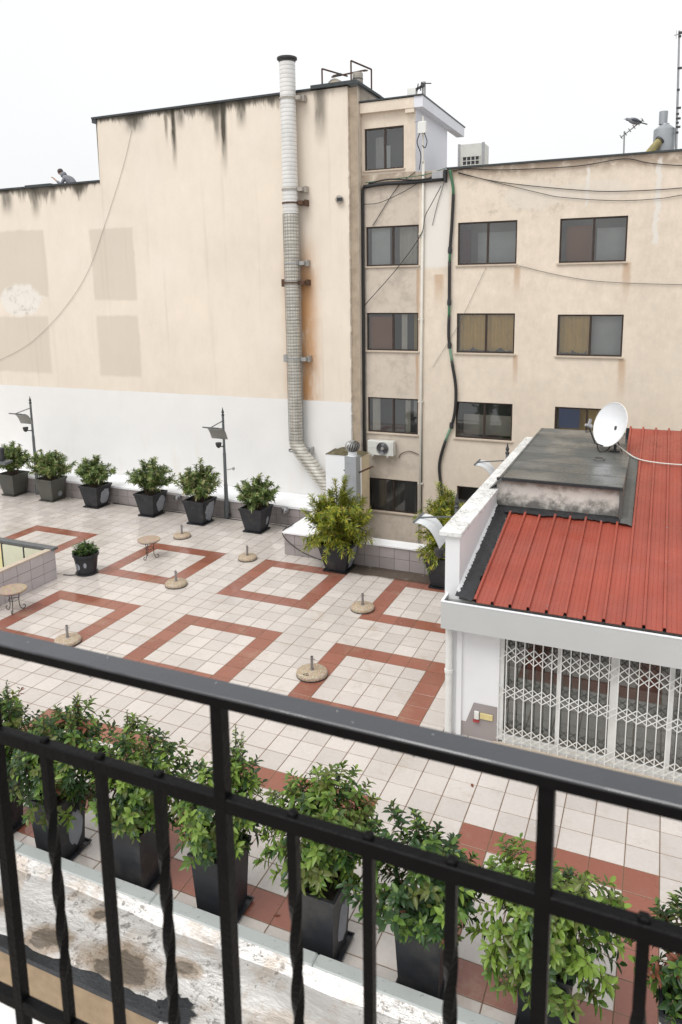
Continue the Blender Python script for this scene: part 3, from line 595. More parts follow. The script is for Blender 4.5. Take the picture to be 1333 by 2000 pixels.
# ribbed sheets: each pan with its rib is one panel
def pan(x0, x1, ya, yb, rib=True, name='roof_panel'):
    q = MB(); h = .066; pr_ = [(x0, 0), (x0+.010, h), (x0+.052, h), (x0+.064, 0), (x0+.14, .0), (x0+.146, .005), (x0+.155, .0), (x0+.22, .0), (x0+.226, .005), (x0+.235, 0), (x1, 0)]
    if x1-x0 < .25: pr_ = [(x0, 0), (x0+.014, h), (x0+.05, h), (x0+.066, 0), (x1, 0)]
    n = len(pr_); v = []
    for yy in (ya, yb): v += [(x, yy, RZ(yy)+z) for x, z in pr_]
    for yy in (ya, yb): v += [(x, yy, RZ(yy)+z-.012) for x, z in pr_]
    fs = [(i, i+1, n+i+1, n+i) for i in range(n-1)]+[(i, 2*n+i, 2*n+i+1, i+1) for i in range(n-1)]+[(n+i, n+i+1, 3*n+i+1, 3*n+i) for i in range(n-1)]
    q.mesh(v, fs); q.build(name, M['red_metal'], hu)
PW = .3245
for k in range(20):
    x0 = 8.62+k*PW; x1 = x0+PW-.001
    if x0 < 10.8: pan(x0, min(x1, 11.18) if x0 < 10.5 else x1, -7.40, -3.76)
    else: pan(x0, x1, -7.40, 1.45)
b = MB(); rnd = random.Random(2)
for k in range(18):
    x0 = 8.62+k*PW
    for yy in (-7.22, -5.3, -3.95) + ((-1.6, .3) if x0 > 10.8 else ()): 
        if rnd.random() < .8: b.lathe([(.016, 0), (.016, .012), (.006, .02)], (x0+.032, yy+rnd.uniform(-.08, .08), RZ(yy)+.046), 6)
b.build('roof_screws', M['steel'], hu, kind='stuff')
b = MB(); b.box(10.8, 15.5, -7.3, 1.42, 2.6, 2.64); b.poly([(10.8, 1.46, 4.2), (15.5, 1.46, 4.2), (15.5, 1.46, RZ(1.46)), (10.8, 1.46, RZ(1.46))]); b.poly([(11.12, -3.7, 3.7), (11.12, 1.44, 3.7), (11.12, 1.44, RZ(1.44)-.02), (11.12, -3.7, RZ(-3.7)-.02)]); b.build('ridge_board', M['roof_edge'], hu)
# riser + flat roof
b = MB(); b.box(8.28, 10.93, -3.74, -3.6, 3.5, 4.42); b.build('riser', M['riser'], hu)
b = MB(); rnd = random.Random(12)
for i in range(7):
    y0, y1 = -3.86+i*.9, -3.86+(i+1)*.9-.004; b.box(8.36, 10.99, y0, min(y1, 2.44), 4.422+i*.003, 4.475+i*.003)
b.build('flat_roof', M['bitumen'], hu)
b = MB(); b.box(10.94, 11.0, -3.87, .2, 3.68, 4.46); b.mesh([(8.14, -3.90, 4.195), (8.42, -3.90, 4.485), (8.42, 2.46, 4.505), (8.14, 2.46, 4.195), (8.42, -3.90, 4.40), (8.14, -3.90, 4.18)], [(0, 1, 2, 3), (0, 5, 4, 1)]); b.build('felt_edge', M['bitumen'], hu); b = MB(); b.box(8.3, 10.99, -3.885, -3.862, 4.405, 4.465); b.build('drip_edge', M['tar'], hu)
def strip(path_in, path_out, lift, name, mat, seed, jit=.03, sub=40):
    """tarred felt strip lying on the roof slope, ragged along its outer side"""
    q = MB(); r_ = random.Random(seed); a = []; 
    for i in range(sub+1):
        t = i/sub; p = Vector(path_in[0]).lerp(Vector(path_in[1]), t); o_ = Vector(path_out[0]).lerp(Vector(path_out[1]), t)
        d = (o_-p).normalized(); o_ = o_+d*r_.uniform(-jit, jit); a.append((p, o_))
    for i in range(sub):
        (p, o1), (p2, o2) = a[i], a[i+1]; L = Vector((0, 0, lift)); m1, m2 = p.lerp(o1, .6)+L*1.6, p2.lerp(o2, .6)+L*1.6
        q.poly([p+L*2.2, m1, m2, p2+L*2.2]); q.poly([m1, o1+L*.25, o2+L*.25, m2])
    q.build(name, mat, hu)
strip([(8.27, -7.40, RZ(-7.40)), (8.27, -3.74, RZ(-3.74))], [(8.60, -7.40, RZ(-7.40)), (8.60, -3.74, RZ(-3.74))], .03, 'tar_flashing', M['tar'], 1)
strip([(8.27, -3.73, RZ(-3.74)), (11.1, -3.73, RZ(-3.74))], [(8.27, -4.02, RZ(-4.02)+.045), (11.1, -3.98, RZ(-3.98)+.045)], .03, 'tar_flashing', M['tar'], 2, .05)
strip([(10.98, -4.05, RZ(-4.05)+.02), (10.98, -.55, RZ(-.55)+.02)], [(11.22, -4.05, RZ(-4.05)+.03), (11.2, -.55, RZ(-.55)+.03)], .03, 'felt_flashing', M['bitumen'], 3, .004)
strip([(8.275, -7.30, RZ(-7.30)+.10), (8.275, -3.76, RZ(-3.76)+.10)], [(8.335, -7.30, RZ(-7.30)+.05), (8.325, -3.76, RZ(-3.76)+.05)], .012, 'plaster_skirt', M['white_paint'], 31, .035, 110)
b = MB(); b.tube([(8.12, -7.22, 2.37), (8.12, -7.22, .0)], .07, 12); b.lathe([(.085, 0), (.085, .07)], (8.12, -7.22, 1.34), 12); b.build('downpipe', M['white_metal'], hu, smooth=True)
b = MB(); b.box(8.3, 8.45, -7.106, -7.09, 0, .30); b.poly([(8.45, -7.106, 0), (9.06, -7.106, 0), (9.06, -7.106, .74), (8.60, -7.106, .74), (8.45, -7.106, .30)]); b.build('tile_dado', M['wall_tile'], hu)
b = MB(); b.box(8.62, 8.71, -7.15, -7.108, .42, .58, c=.006); b.build('switch_box', M['box_white'], hu)
b = MB(); b.box(8.73, 8.98, -7.135, -7.108, .44, .56, c=.006); b.build('socket_plate', M['socket'], hu)
b = MB(); b.box(8.60, 8.72, -7.16, -7.11, .36, .40); b.build('plug', M['red_bit'], hu)
# glazed front
b = MB(); b.box(9.08, 9.16, -7.06, -6.92, .04, 2.3); b.box(9.16, 15.4, -7.06, -6.92, 0, .05); b.box(9.16, 15.4, -7.05, -6.93, 2.24, 2.3)
fr = b.build('door_frame', M['white_metal'], hu)
for i, x in enumerate((10.14, 11.07, 12.05, 13.0, 13.95)):
    wd = .075 if i % 2 == 0 else .14
    q = MB(); q.box(x, x+wd, -7.05, -6.95, .052, 2.238); q.build('mullion', M['white_metal'], fr)
    x0 = (9.16, 10.215, 11.21, 12.125, 13.14)[i]
    q = MB(); q.box(x0, x, -7.0, -6.99, .06, 2.236); q.build('pane', M['glass'], fr)
    q = MB(); q.box(x0, x, -7.03, -6.97, .052, .15); q.build('bottom_rail', M['white_metal'], fr)
b = MB(); b.box(8.27, 15.5, -5.2, -5.1, 0, 2.6); b.box(8.27, 15.5, -6.88, -5.2, -.02, .0); b.box(8.3, 9.0, -6.88, -5.2, 2.3, 2.33); b.build('interior', M['room_dark'], hu)
q = MB()
for i in range(120):
    x = 9.15+i*.05; d0, d1 = .002*math.sin(i*1.1), .002*math.sin((i+1)*1.1); q.poly([(x, -6.75+d0, .05), (x+.05, -6.75+d1, .05), (x+.05, -6.75+d1, 1.45), (x, -6.75+d0, 1.45)])
q.build('curtain', M['drape'], hu)
b = MB(); b.box(9.2, 14.5, -6.6, -6.55, 1.46, 1.66); b.build('pelmet', M['plum'], hu)
b = MB(); b.box(9.0, 15.5, -7.45, -7.12, .0, .035, c=.008); b.build('threshold', M['sill'], hu)
# folding scissor gate
ga = thing('folding_gate', (11, -7.14, 0), 'white folding scissor gate drawn across the glass doors of the red roofed pavilion', 'gate')
bm = MB(); bm.box(-.009, .009, -.011, .011, .04, 2.3); me0 = None
for k in range(30):
    x = 9.22+k*.166
    if me0 is None: o = bm.build('bar', M['white_metal'], ga); me0 = o.data
    else: o = bpy.data.objects.new('bar', me0); col.objects.link(o); o.parent = ga
    o.location = Vector((x, -7.14, 0))-ROOTW[ga]
    # (the mesh is modelled round its own axis, so the first copy only needs its place)
me0.transform(Matrix.Translation(ROOTW[ga]))
lat = {}
for (z0, z1) in ((1.74, 2.06), (1.00, 1.26), (.12, .40)):
    for k in range(-1, 29):
        for sgn in (1, -1):
            key = (round(z1-z0, 2), sgn)
            if key not in lat:
                t = MB(); h = z1-z0; t.bar((0, 0, 0 if sgn > 0 else h), (.332, 0, h if sgn > 0 else 0), .004, .017, up=(0, 1, 0)); t2 = MB(); 
                me = bpy.data.meshes.new('lattice_strip'); 
                a_, b2 = Vector((0, 0, 0 if sgn > 0 else h)), Vector((.332, 0, h if sgn > 0 else 0)); t2.bar(a_, b2, .004, .018, up=Vector((b2-a_).cross(Vector((0, 1, 0)))))
                me.from_pydata(t2.v, [], t2.f); me.materials.append(M['white_metal']); lat[key] = me
            o = bpy.data.objects.new('lattice_strip', lat[key]); col.objects.link(o); o.parent = ga
            o.location = Vector((9.22+k*.166, -7.154 if sgn > 0 else -7.127, z0))-ROOTW[ga]

# ---- foreground: roof of the storey below the balcony
b = MB()
nx, ny = 60, 14; rnd = random.Random(9)
def mz(x, y): return .30+.02*math.sin(x*2.3+y*3)+.018*math.sin(y*9+x*.7)+.012*math.sin(x*5.1)-.05*max(0, (y+13.32))/.12*0
vv = [(-2+15*i/nx, -14.36+1.16*j/ny, mz(-2+15*i/nx, -14.36+1.16*j/ny)) for j in range(ny+1) for i in range(nx+1)]
b.mesh(vv, [(j*(nx+1)+i, j*(nx+1)+i+1, (j+1)*(nx+1)+i+1, (j+1)*(nx+1)+i) for j in range(ny) for i in range(nx)])
vv = [(6.62+6.4*i/nx, -15.6+1.24*j/ny, mz(6.62+6.4*i/nx, -15.6+1.24*j/ny)) for j in range(ny+1) for i in range(nx+1)]
b.mesh(vv, [(j*(nx+1)+i, j*(nx+1)+i+1, (j+1)*(nx+1)+i+1, (j+1)*(nx+1)+i) for j in range(ny) for i in range(nx)])
lr = thing('lower_roof', (6, -13.8, 0), 'stained silver membrane roof with grey kerb below the balcony railing', 'roof')
b.build('membrane', M['membrane'], lr, smooth=True)
for i in range(6): b = MB(); b.box(-2+i*2.5, -2+(i+1)*2.5-.004, -13.20, -12.99, .0, .40, c=.02); b.build('kerb', M['coping_grey'], lr)
b = MB()
for i in range(60):   # membrane turned up against the kerb
    x = -2+i*.25; x2 = x+.25; b.poly([(x, -13.36, mz(x, -13.3)+.0), (x2, -13.36, mz(x2, -13.3)), (x2, -13.198, .385), (x, -13.198, .385)])
b.build('upstand', M['membrane'], lr, smooth=True)
b = MB(); rnd = random.Random(21); xs_ = [-2+i*.12 for i in range(73)]
ed = [(-14.30+rnd.uniform(-.02, .03)) for _ in xs_]
for i in range(72):
    x, x2 = xs_[i], xs_[i+1]; b.poly([(x, -14.45, .33), (x2, -14.45, .33), (x2, ed[i+1], mz(x2, -14.3)+.012), (x, ed[i], mz(x, -14.3)+.012)]); b.poly([(x, -14.45, .33), (x, -14.46, .27), (x2, -14.46, .27), (x2, -14.45, .33)])
b.build('tar_edge', M['tar'], lr)
b = MB(); pts = [(6.72+.24*math.cos(t)*rnd.uniform(.75, 1.2), -14.28+.17*math.sin(t)*rnd.uniform(.7, 1.25)) for t in [2*math.pi*i/26 for i in range(26)]]
b.poly([(x, y, mz(x, y)+.03) for x, y in pts]); b.build('tar_patch', M['tar'], lr)
b = MB(); b.box(-2, 6.6, -14.44, -14.37, -.4, .268); b.build('fascia', M['fascia_tan'], lr)
b = MB(); b.box(-2, 9, -14.86, -14.46, -.75, -.42, c=.01); b.build('ledge', M['ledge_white'], lr)
b = MB(); b.box(-2, 9, -17, -14.87, -1.3, -1.2); b.build('lower_slab', M['ledge_white'], lr)
b = MB(); b.box(-3, 15, -13.0, -12.97, -.5, .0); b.build('kerb_base', M['concrete'], lr)
#@@THINGS
# ================================================================== PLANTS
def leaf_geo(q, p, d, up, L, W, droop, mi):
    d = Vector(d).normalized(); up = Vector(up); sd = d.cross(up)
    if sd.length < 1e-3: sd = d.cross(Vector((1, 0, .3)))
    sd.normalize(); nn = sd.cross(d)
    def c(t): return p+d*(L*t)-Vector((0, 0, 1))*(droop*L*t*t)
    a, m1, m2, e = c(0), c(.36), c(.74), c(1); h = nn*(W*.22)
    q.mesh([a, m1, m2, e, m1+sd*W*.5+h, m2+sd*W*.38+h, m1-sd*W*.5+h, m2-sd*W*.38+h],
           [(0, 1, 4), (1, 2, 5, 4), (2, 3, 5), (0, 6, 1), (6, 7, 2, 1), (7, 3, 2)], mi)
def rdir(r, up=.0):
    while True:
        v = Vector((r.uniform(-1, 1), r.uniform(-1, 1), r.uniform(-1, 1)))
        if .05 < v.length < 1: v.normalize(); v.z += up; return v.normalized()
def square_pot(name, label, x, y, h, b0, b1, mat, group, worn=None, rz=0, cat='planter'):
    t = thing(name, (x, y, 0), label, cat, group)
    def ring(hw, z): return [(x-hw, y-hw, z), (x+hw, y-hw, z), (x+hw, y+hw, z), (x-hw, y+hw, z)]
    q = MB(); wl = .035
    q.rings([ring(b0, .05), ring(b1-.02, h-.09), ring(b1, h-.085), ring(b1+.012, h), ring(b1-wl, h), ring(b1-wl-.03, h-.16)], True, False); q.build('body', mat, t)
    q = MB(); q.poly(ring(b1-wl-.02, h-.10)); q.build('soil', M['soil'], t)
    tw = b0+.08; q = MB(); q.rings([ring(tw-.02, .004), ring(tw, .05), ring(tw-.02, .05), ring(tw-.03, .02)], True, True); q.build('tray', mat, t)
    if worn:   # bare patch where the paint has gone on the right-hand face
        (cy, cz, ry, rz_) = worn; q = MB(); rr = random.Random(int(x*100)); pts = []
        for k in range(22):
            a = 2*math.pi*k/22; s_ = rr.uniform(.85, 1.12); yy = cy+ry*math.cos(a)*s_; zz = min(h-.12, max(.07, cz+rz_*math.sin(a)*s_)); lim = b0+(b1-b0)*(zz-.05)/(h-.14)-.04
            yy = max(-lim, min(lim, yy)); xx = b0+(b1-.02-b0)*(zz-.05)/(h-.14); pts.append((x+xx+.003, y+yy, zz))
        q.poly(pts); q.build('worn_patch', M['pot_worn'], t)
    if rz: t.rotation_euler = (0, 0, rz)
    return t
def oleander(name, label, x, y, z0, H, Rr, seed, mset, group, n=15, L=.17, W=.034, cream=.10, cat='shrub', droop=.25, spread=.75, dens=1.0, low=.12, spike=False):
    t = thing(name, (x, y, z0), label, cat, group); r = random.Random(seed); q = MB(); st = MB()
    for k in range(n):
        az = 2*math.pi*(k+r.uniform(-.3, .3))/n*1.618*2; f = math.sqrt((k+.5)/n); h = H*(1-.42*f*f)*r.uniform(.82, 1.08)*(1.0 if k else 1.12)*(r.uniform(1.1, 1.3) if spike and r.random() < .22 else 1.0)
        tip = Vector((x+math.cos(az)*Rr*f*spread*r.uniform(.8, 1.15), y+math.sin(az)*Rr*f*spread*r.uniform(.8, 1.15), z0+h))
        base = Vector((x+math.cos(az)*.10*f, y+math.sin(az)*.10*f, z0-.06)); mid = base.lerp(tip, .5)+Vector((0, 0, h*.10))
        path = curve_pts([base, mid, tip], 5); st.tube(path, [.012]*3+[.009]*4+[.005]*(len(path)-7), 5)
        twigs = [(path, .30)]
        for s_ in range(4):
            i = r.randrange(3, 8); p = path[i]; d = rdir(r, .55); ln = H*r.uniform(.18, .34); e = p+Vector((d.x*ln, d.y*ln, abs(d.z)*ln*.9-.02)); e.z = max(e.z, z0+low*H)
            tp = [p, p.lerp(e, .5)+Vector((0, 0, .02)), e]; st.tube(tp, [.007, .005, .004], 4); twigs.append((tp, .1))
        for tp, f0 in twigs:
            ln = sum((tp[i+1]-tp[i]).length for i in range(len(tp)-1)); m = max(4, int(ln*(1-f0)/.045*dens))
            for j in range(m):
                u = f0+(1-f0)*j/max(1, m-1); g = u*(len(tp)-1); i = min(int(g), len(tp)-2); p = tp[i].lerp(tp[i+1], g-i); ax = (tp[i+1]-tp[i]).normalized()
                for w_ in range(3):
                    a = j*1.05+w_*2.094+r.uniform(-.4, .4); s1 = ax.cross(Vector((.3, .2, 1))).normalized(); s2 = ax.cross(s1)
                    d = (s1*math.cos(a)+s2*math.sin(a))*r.uniform(.55, .95)+ax*r.uniform(.35, .8); mi = r.choices(range(len(mset)), [.42, .26, .24, cream])[0]
                    leaf_geo(q, p, d, ax, L*r.uniform(.65, 1.15), W*r.uniform(.8, 1.2), droop*r.uniform(.3, 1.3), mi)
    if spike:
        for k in range(34):
            az = r.uniform(0, 6.283); ln = Rr*r.uniform(.55, .95); p0 = Vector((x, y, z0+.12)); e = Vector((x+math.cos(az)*ln, y+math.sin(az)*ln, z0+r.uniform(-.12, .35))); tp = curve_pts([p0, p0.lerp(e, .5)+Vector((0, 0, .22)), e], 4); st.tube(tp, .006, 4)
            for j in range(22):
                g = (.25+.75*j/21)*(len(tp)-1); i = min(int(g), len(tp)-2); p = tp[i].lerp(tp[i+1], g-i); ax = (tp[i+1]-tp[i]).normalized()
                for w_ in range(3): d = rdir(r)*.9+ax*.7; leaf_geo(q, p, d, Vector((0, 0, 1)), L*r.uniform(.7, 1.15), W*r.uniform(.8, 1.2), .2, r.choices(range(len(mset)), [.42, .22, .30, .06])[0])
    st.build('stems', M['stem'], t, kind='stuff'); q.build('foliage', mset, t, kind='stuff'); return t
# six square planters along the kerb wall
PG = 'square planters lined up along the white kerb wall'
FAR = [(-14.35, 3.02, M['pot_olive'], .98, None, 2.2, .62), (-12.1, 2.95, M['pot_olive'], .98, (.12, .28, .12, .12), 2.05, .80), (-9.62, 2.88, M['pot_dark'], .93, (.1, .45, .26, .34), 1.95, .64),
       (-6.70, 2.72, M['pot_dark'], .93, (.12, .48, .26, .36), 2.15, .72), (-4.28, 2.55, M['pot_dark'], .95, (.10, .50, .30, .40), 2.2, .70), (-1.78, 2.5, M['pot_dark'], .92, (.15, .38, .08, .16), 1.95, .68)]
PL = ['olive grey square planter partly cut by the edge under the black floodlight', 'olive grey square planter in front of a lamp post', 'dark square planter with worn side, next after the olive grey ones along the kerb',
      'dark square planter with a tall pale worn side, midway between the two wall lamp posts', 'dark square planter with pale bare side, next to a lamp post and a dome light', 'dark square planter with one small pale spot, last before the white shaft']
SL = ['oleander shrub in the olive grey planter under the black floodlight', 'broad oleander shrub with a lamp post rising behind it', 'small rounded oleander shrub in the third planter of the kerb row',
      'airy oleander shrub with one tall top shoot, midway between the two wall lamp posts', 'oleander shrub with cream leaves beside a lamp post', 'dense round oleander shrub nearest the elbow of the flue']
for i, (x, y, mt, h, worn, tz, rr) in enumerate(FAR):
    square_pot('planter', PL[i], x, y, h, .31, .47, mt, PG, worn)
    oleander('oleander', SL[i], x, y, h-.1, tz-h+.16, rr*1.25, 100+i, M['lo'], 'oleanders in the kerb row planters', n=24 if i != 3 else 19, L=.19, W=.052, cream=.16 if i in (4, 1) else .08, spread=1.0, dens=1.15, low=.0)
# two bushy planters at the low wall
square_pot('planter', 'dark square planter with broad pale side holding the bushy yellow green shrub', 2.59, .12, .90, .33, .52, M['pot_dark'], None, (.08, .46, .34, .36))
oleander('bottlebrush_shrub', 'large bushy yellow green shrub with upright shoots in front of the grey vent duct', 2.59, .12, .8, 1.72, 1.24, 7, M['ly'], None, n=44, L=.19, W=.034, cream=.10, droop=.15, spread=.92, dens=1.35, low=-.10, spike=True)
square_pot('planter', 'dark glossy planter tucked beside the white pavilion parapet', 6.05, .05, .95, .33, .50, M['pot_dark'], None, None)
oleander('bottlebrush_shrub', 'bushy yellow green shrub beside the white pavilion parapet, under a lamp reflector', 6.1, .12, .85, 1.85, .98, 11, M['ly'], None, n=38, L=.19, W=.034, cream=.08, droop=.15, spread=.9, dens=1.3, low=-.10, spike=True)
# small round pot by the light well
t = thing('round_planter', (-4.72, -3.12, 0), 'small round dark pot with pale spots beside the light well', 'planter')
q = MB(); q.lathe([(.29, .045), (.37, .58), (.405, .60), (.405, .67), (.37, .67), (.35, .56)], (-4.72, -3.12, 0), 28); q.build('body', M['pot_dark'], t, smooth=True)
q = MB(); q.lathe([(.345, .555), (.002, .575)], (-4.72, -3.12, 0), 20); q.build('soil', M['soil'], t)
q = MB(); q.lathe([(.30, .003), (.34, .01), (.35, .045), (.30, .044)], (-4.72, -3.12, 0), 28); q.build('tray', M['pot_dark'], t)
for a0, zc, sa, sz in ((-1.75, .30, .30, .11), (-.95, .36, .14, .09)):
    q = MB(); pts = []
    for k in range(18):
        a = 2*math.pi*k/18; zz = zc+sz*math.sin(a); rr_ = .29+.08*(zz-.045)/.535+.004; an = a0+sa*math.cos(a); pts.append((-4.72+rr_*math.cos(an), -3.12+rr_*math.sin(an), zz))
    q.poly(pts); q.build('worn_patch', M['pot_worn'], t)
oleander('small_shrub', 'small dark green shrub in the round pot beside the light well', -4.72, -3.12, .56, .52, .42, 31, [M['lf'][1], M['lf'][0], M['lo'][1], M['lf'][2]], None, n=16, L=.11, W=.03, cream=.05, spread=.85)

# foreground shrubs with whorls of broad leaves; the leaves nearest the balcony are objects of their own
LEAFM = {}
def leaf_mesh(kind):
    if kind not in LEAFM:
        q = MB(); leaf_geo(q, Vector((0, 0, 0)), (1, 0, 0), (0, 0, 1), 1.0, .44, .22, 0); me = bpy.data.meshes.new('leaf'); me.from_pydata(q.v, [], q.f); me.materials.append(M['lf'][kind])
        me.polygons.foreach_set('use_smooth', [True]*len(q.f)); LEAFM[kind] = me
    return LEAFM[kind]
def photinia(label, x, y, z0, rx, zc, rz, seed, wh, weights, shoots=0, nobj=110, lean=(0, 0)):
    t = thing('photinia_shrub', (x, y, z0), label, 'shrub', 'leafy shrubs in the foreground planters'); r = random.Random(seed); st = MB(); q = MB(); allw = []
    c = Vector((x+lean[0], y+lean[1], zc)); lobes = [(rdir(r), r.uniform(.2, .55)) for _ in range(6)]
    for k in range(wh):
        d = rdir(r, .12); amp = 1+sum(a*max(0, d.dot(v)-.45) for v, a in lobes); f = r.uniform(.25, 1.05)**.55*amp*.88
        p = c+Vector((d.x*rx*f, d.y*rx*f, d.z*rz*f)); allw.append((p, d, r.uniform(.85, 1.15)))
    for k in range(shoots):
        a = r.uniform(0, 6.28); p0 = c+Vector((math.cos(a)*rx*.5, math.sin(a)*rx*.5, rz*.75)); hh = r.uniform(.25, .6)
        for j in range(5): allw.append((p0+Vector((r.uniform(-.02, .02), r.uniform(-.02, .02), hh*j/4)), Vector((0, 0, 1)), .8-.08*j))
        st.tube([p0-Vector((0, 0, .3)), p0+Vector((0, 0, hh))], [.009, .004], 4)
    base = Vector((x, y, z0-.05))
    for k in range(9):
        d = rdir(r, .5); e = c+Vector((d.x*rx*.7, d.y*rx*.7, d.z*rz*.7)); st.tube(curve_pts([base+Vector((d.x*.05, d.y*.05, 0)), base.lerp(e, .45)+Vector((0, 0, .08)), e], 4), .012, 5)
    lv = []
    for p, d, s_ in allw:
        i0 = p-d*.20; st.tube([i0, p], [.006, .004], 4)
        up = (d+Vector((0, 0, .75))).normalized(); s1 = up.cross(Vector((.31, .77, .2))).normalized(); s2 = up.cross(s1); n = r.randrange(9, 14); a0 = r.uniform(0, 6)
        base_mi = r.choices(range(5), weights)[0]
        for w_ in range(n):   # spiral up the twig, tighter towards the tip
            u = w_/(n-1); a = a0+2.4*w_+r.uniform(-.3, .3); el = -.15+1.1*u+r.uniform(-.2, .2); dv = (s1*math.cos(a)+s2*math.sin(a))+up*el
            mi = base_mi if r.random() < .65 else r.choices(range(5), weights)[0]
            lv.append((i0.lerp(p, .25+.75*u), dv.normalized(), up, .150*s_*r.uniform(.72, 1.15)*(1.08-.35*u), r.uniform(.05, .5), mi))
    cv = (CAM-c).normalized(); lv.sort(key=lambda e: -(e[0]-c).dot(cv))
    step = max(1, int(len(lv)*.45/nobj))
    for i, (p, d, up, L, dr, mi) in enumerate(lv):
        if i < len(lv)*.45 and i % step == 0 and i//step < nobj:
            o = bpy.data.objects.new('leaf', leaf_mesh(mi)); col.objects.link(o); o.parent = t
            sd = up.cross(d).normalized(); nn = d.cross(sd); mt = Matrix((d, sd, nn)).transposed().to_4x4(); mt = mt @ Matrix.Diagonal((L, L, L, 1)); mt.translation = p-ROOTW[t]; o.matrix_local = mt
        else: leaf_geo(q, p, d, up, L, L*.44, dr, mi)
    st.build('stems', M['stem'], t, kind='stuff'); q.build('foliage', M['lf'], t, smooth='all', kind='stuff'); return t
FG = [  # x, rx, zc, rz, weights(mid,deep,light,red,olive), shoots, whorls, labels
 (1.95, .62, 1.75, .68, (5, 6, 3, .15, 2), 2, 120, 'dark tall foreground planter next to the far end of the silver roof kerb', 'dark green foreground shrub cut by the frame beside the silver roof'),
 (3.27, .76, 1.72, .74, (5, 6, 2, .35, 2), 4, 170, 'dark tall foreground planter with a pale worn oval on its side', 'foreground shrub with reddish leaves and tall shoots, in the planter with a pale oval'),
 (4.80, .72, 1.62, .68, (6, 4, 4, .05, 2), 4, 170, 'dark tall foreground planter under the shrub with a red tipped shoot', 'foreground shrub with a tall red tipped shoot and bright lower leaves'),
 (6.27, .58, 1.62, .74, (6, 4, 5, .25, 2), 3, 150, 'dark tall foreground planter under the narrow shrub with orange leaves', 'narrow foreground shrub with some orange leaves'),
 (7.85, .70, 1.80, .72, (6, 2, 6, .02, 4), 0, 185, 'dark tall foreground planter standing in full view above the silver roof kerb', 'round light green foreground shrub above the planter in full view'),
 (9.26, .72, 1.50, .62, (4, 8, 1, .08, 1), 0, 175, 'dark tall foreground planter under the deep green low shrub', 'low deep green glossy foreground shrub'),
 (10.75, .74, 1.55, .78, (6, 2, 7, .05, 4), 0, 205, 'dark tall foreground planter under the largest pale green shrub', 'largest pale green foreground shrub with hanging leaves'),
 (12.28, .50, 1.55, .62, (3, 6, 1, .8, 1), 3, 110, 'dark tall foreground planter under the sparse purplish shrub', 'sparse dark shrub with purplish tips at the end of the foreground row')]
for i, (x, rx, zc, rz, wts, sh, wh, pl, sl_) in enumerate(FG):
    square_pot('planter', pl, x, -12.55, 1.06, .25, .315, M['pot_dark'], 'tall planters along the silver roof kerb', (.05, .45, .16, .3) if i in (1, 4) else None)
    photinia(sl_, x, -12.46, .95, rx*1.10, zc-.10, rz*1.12, 40+i, int(wh*1.4), wts, sh)

# ================================================================== TERRACE FURNITURE
def lamp_post(x, y, d, label, plate):
    t = thing('lamp_post', (x, y, 0), label, 'lamp post', 'lamp posts with curved reflectors'); d = Vector(d); s_ = Vector((-d.y, d.x, 0)); P = Vector((x, y, 0)); Z = Vector((0, 0, 1))
    q = MB(); q.lathe([(.11, 0), (.11, .62), (.09, .66), (.078, .70), (.074, 1.35), (.063, 1.4), (.06, 2.6), (.05, 2.64), (.046, 4.05)], P, 12); q.build('pole', M['post_grey'], t, smooth=True)
    q = MB(); q.lathe([(.05, 4.05), (.065, 4.09), (.03, 4.13), (.055, 4.19), (.03, 4.26), (.004, 4.38)], P, 10); q.build('finial', M['dark_metal'], t, smooth=True)
    q = MB(); q.bar(P+Z*3.86, P+d*.86+Z*3.74, .03); q.bar(P+d*.86+Z*3.74-s_*.36, P+d*.86+Z*3.74+s_*.36, .035); q.build('arm', M['post_grey'], t)
    q = MB(); n = 9; pts = []
    for k in range(n+1):
        u = k/n; pts.append((.86-.58*u-.05*math.sin(math.pi*u), 3.72-.50*u**1.7+.06*math.sin(math.pi*u)))
    for k in range(n):
        (a0, z0), (a1, z1) = pts[k], pts[k+1]
        A = [P+d*a0+s_*.36+Z*z0, P+d*a0-s_*.36+Z*z0, P+d*a1-s_*.36+Z*z1, P+d*a1+s_*.36+Z*z1]; q.poly(A); q.poly([p-Z*.012 for p in reversed(A)])
    q.build('reflector', plate, t, smooth='all')
    q = MB(); q.bar(P+Z*2.86, P+d*.34+Z*2.92, .04); hc = P+d*.38+Z*2.93; q.lathe([(.03, -.06), (.09, 0), (.12, .12), (.11, .15)], hc, 12); q.build('spotlight', M['dark_metal'], t, smooth=True)
    q = MB(); a2 = s_ if s_.x > .5 or d.x != 0 else -s_
    q.bar(P+Z*1.92, P+a2*.36+Z*2.02, .025); q.lathe([(.03, -.04), (.06, 0), (.04, .07)], P+a2*.38+Z*2.0, 8); q.build('side_bracket', M['plate_metal'], t)
    q = MB(); q.bar(P+Vector((0, 0, .5)), P+Vector((0, .2, .5)), .04); q.bar(P+Vector((0, 0, .16)), P+Vector((0, .2, .16)), .04); q.box(x-.05, x+.16, y-.05, y+.04, .12, .20); q.build('wall_clamp', M['dark_metal'], t); return t
lamp_post(-13.36, 3.40, (0, -1, 0), 'grey lamp post with curved reflector rising behind the broad oleander', M['plate_metal'])
lamp_post(-3.62, 3.40, (0, -1, 0), 'grey lamp post with curved reflector between two dark planters, near the flue', M['plate_metal'])
lamp_post(7.72, .45, (-1, 0, 0), 'lamp post behind the pavilion parapet with only its finial and arm showing', M['plate_white'])
lamp_post(7.72, -5.2, (-1, 0, 0), 'lamp post beside the pavilion parapet with pale reflector over the bushy shrub', M['plate_white'])
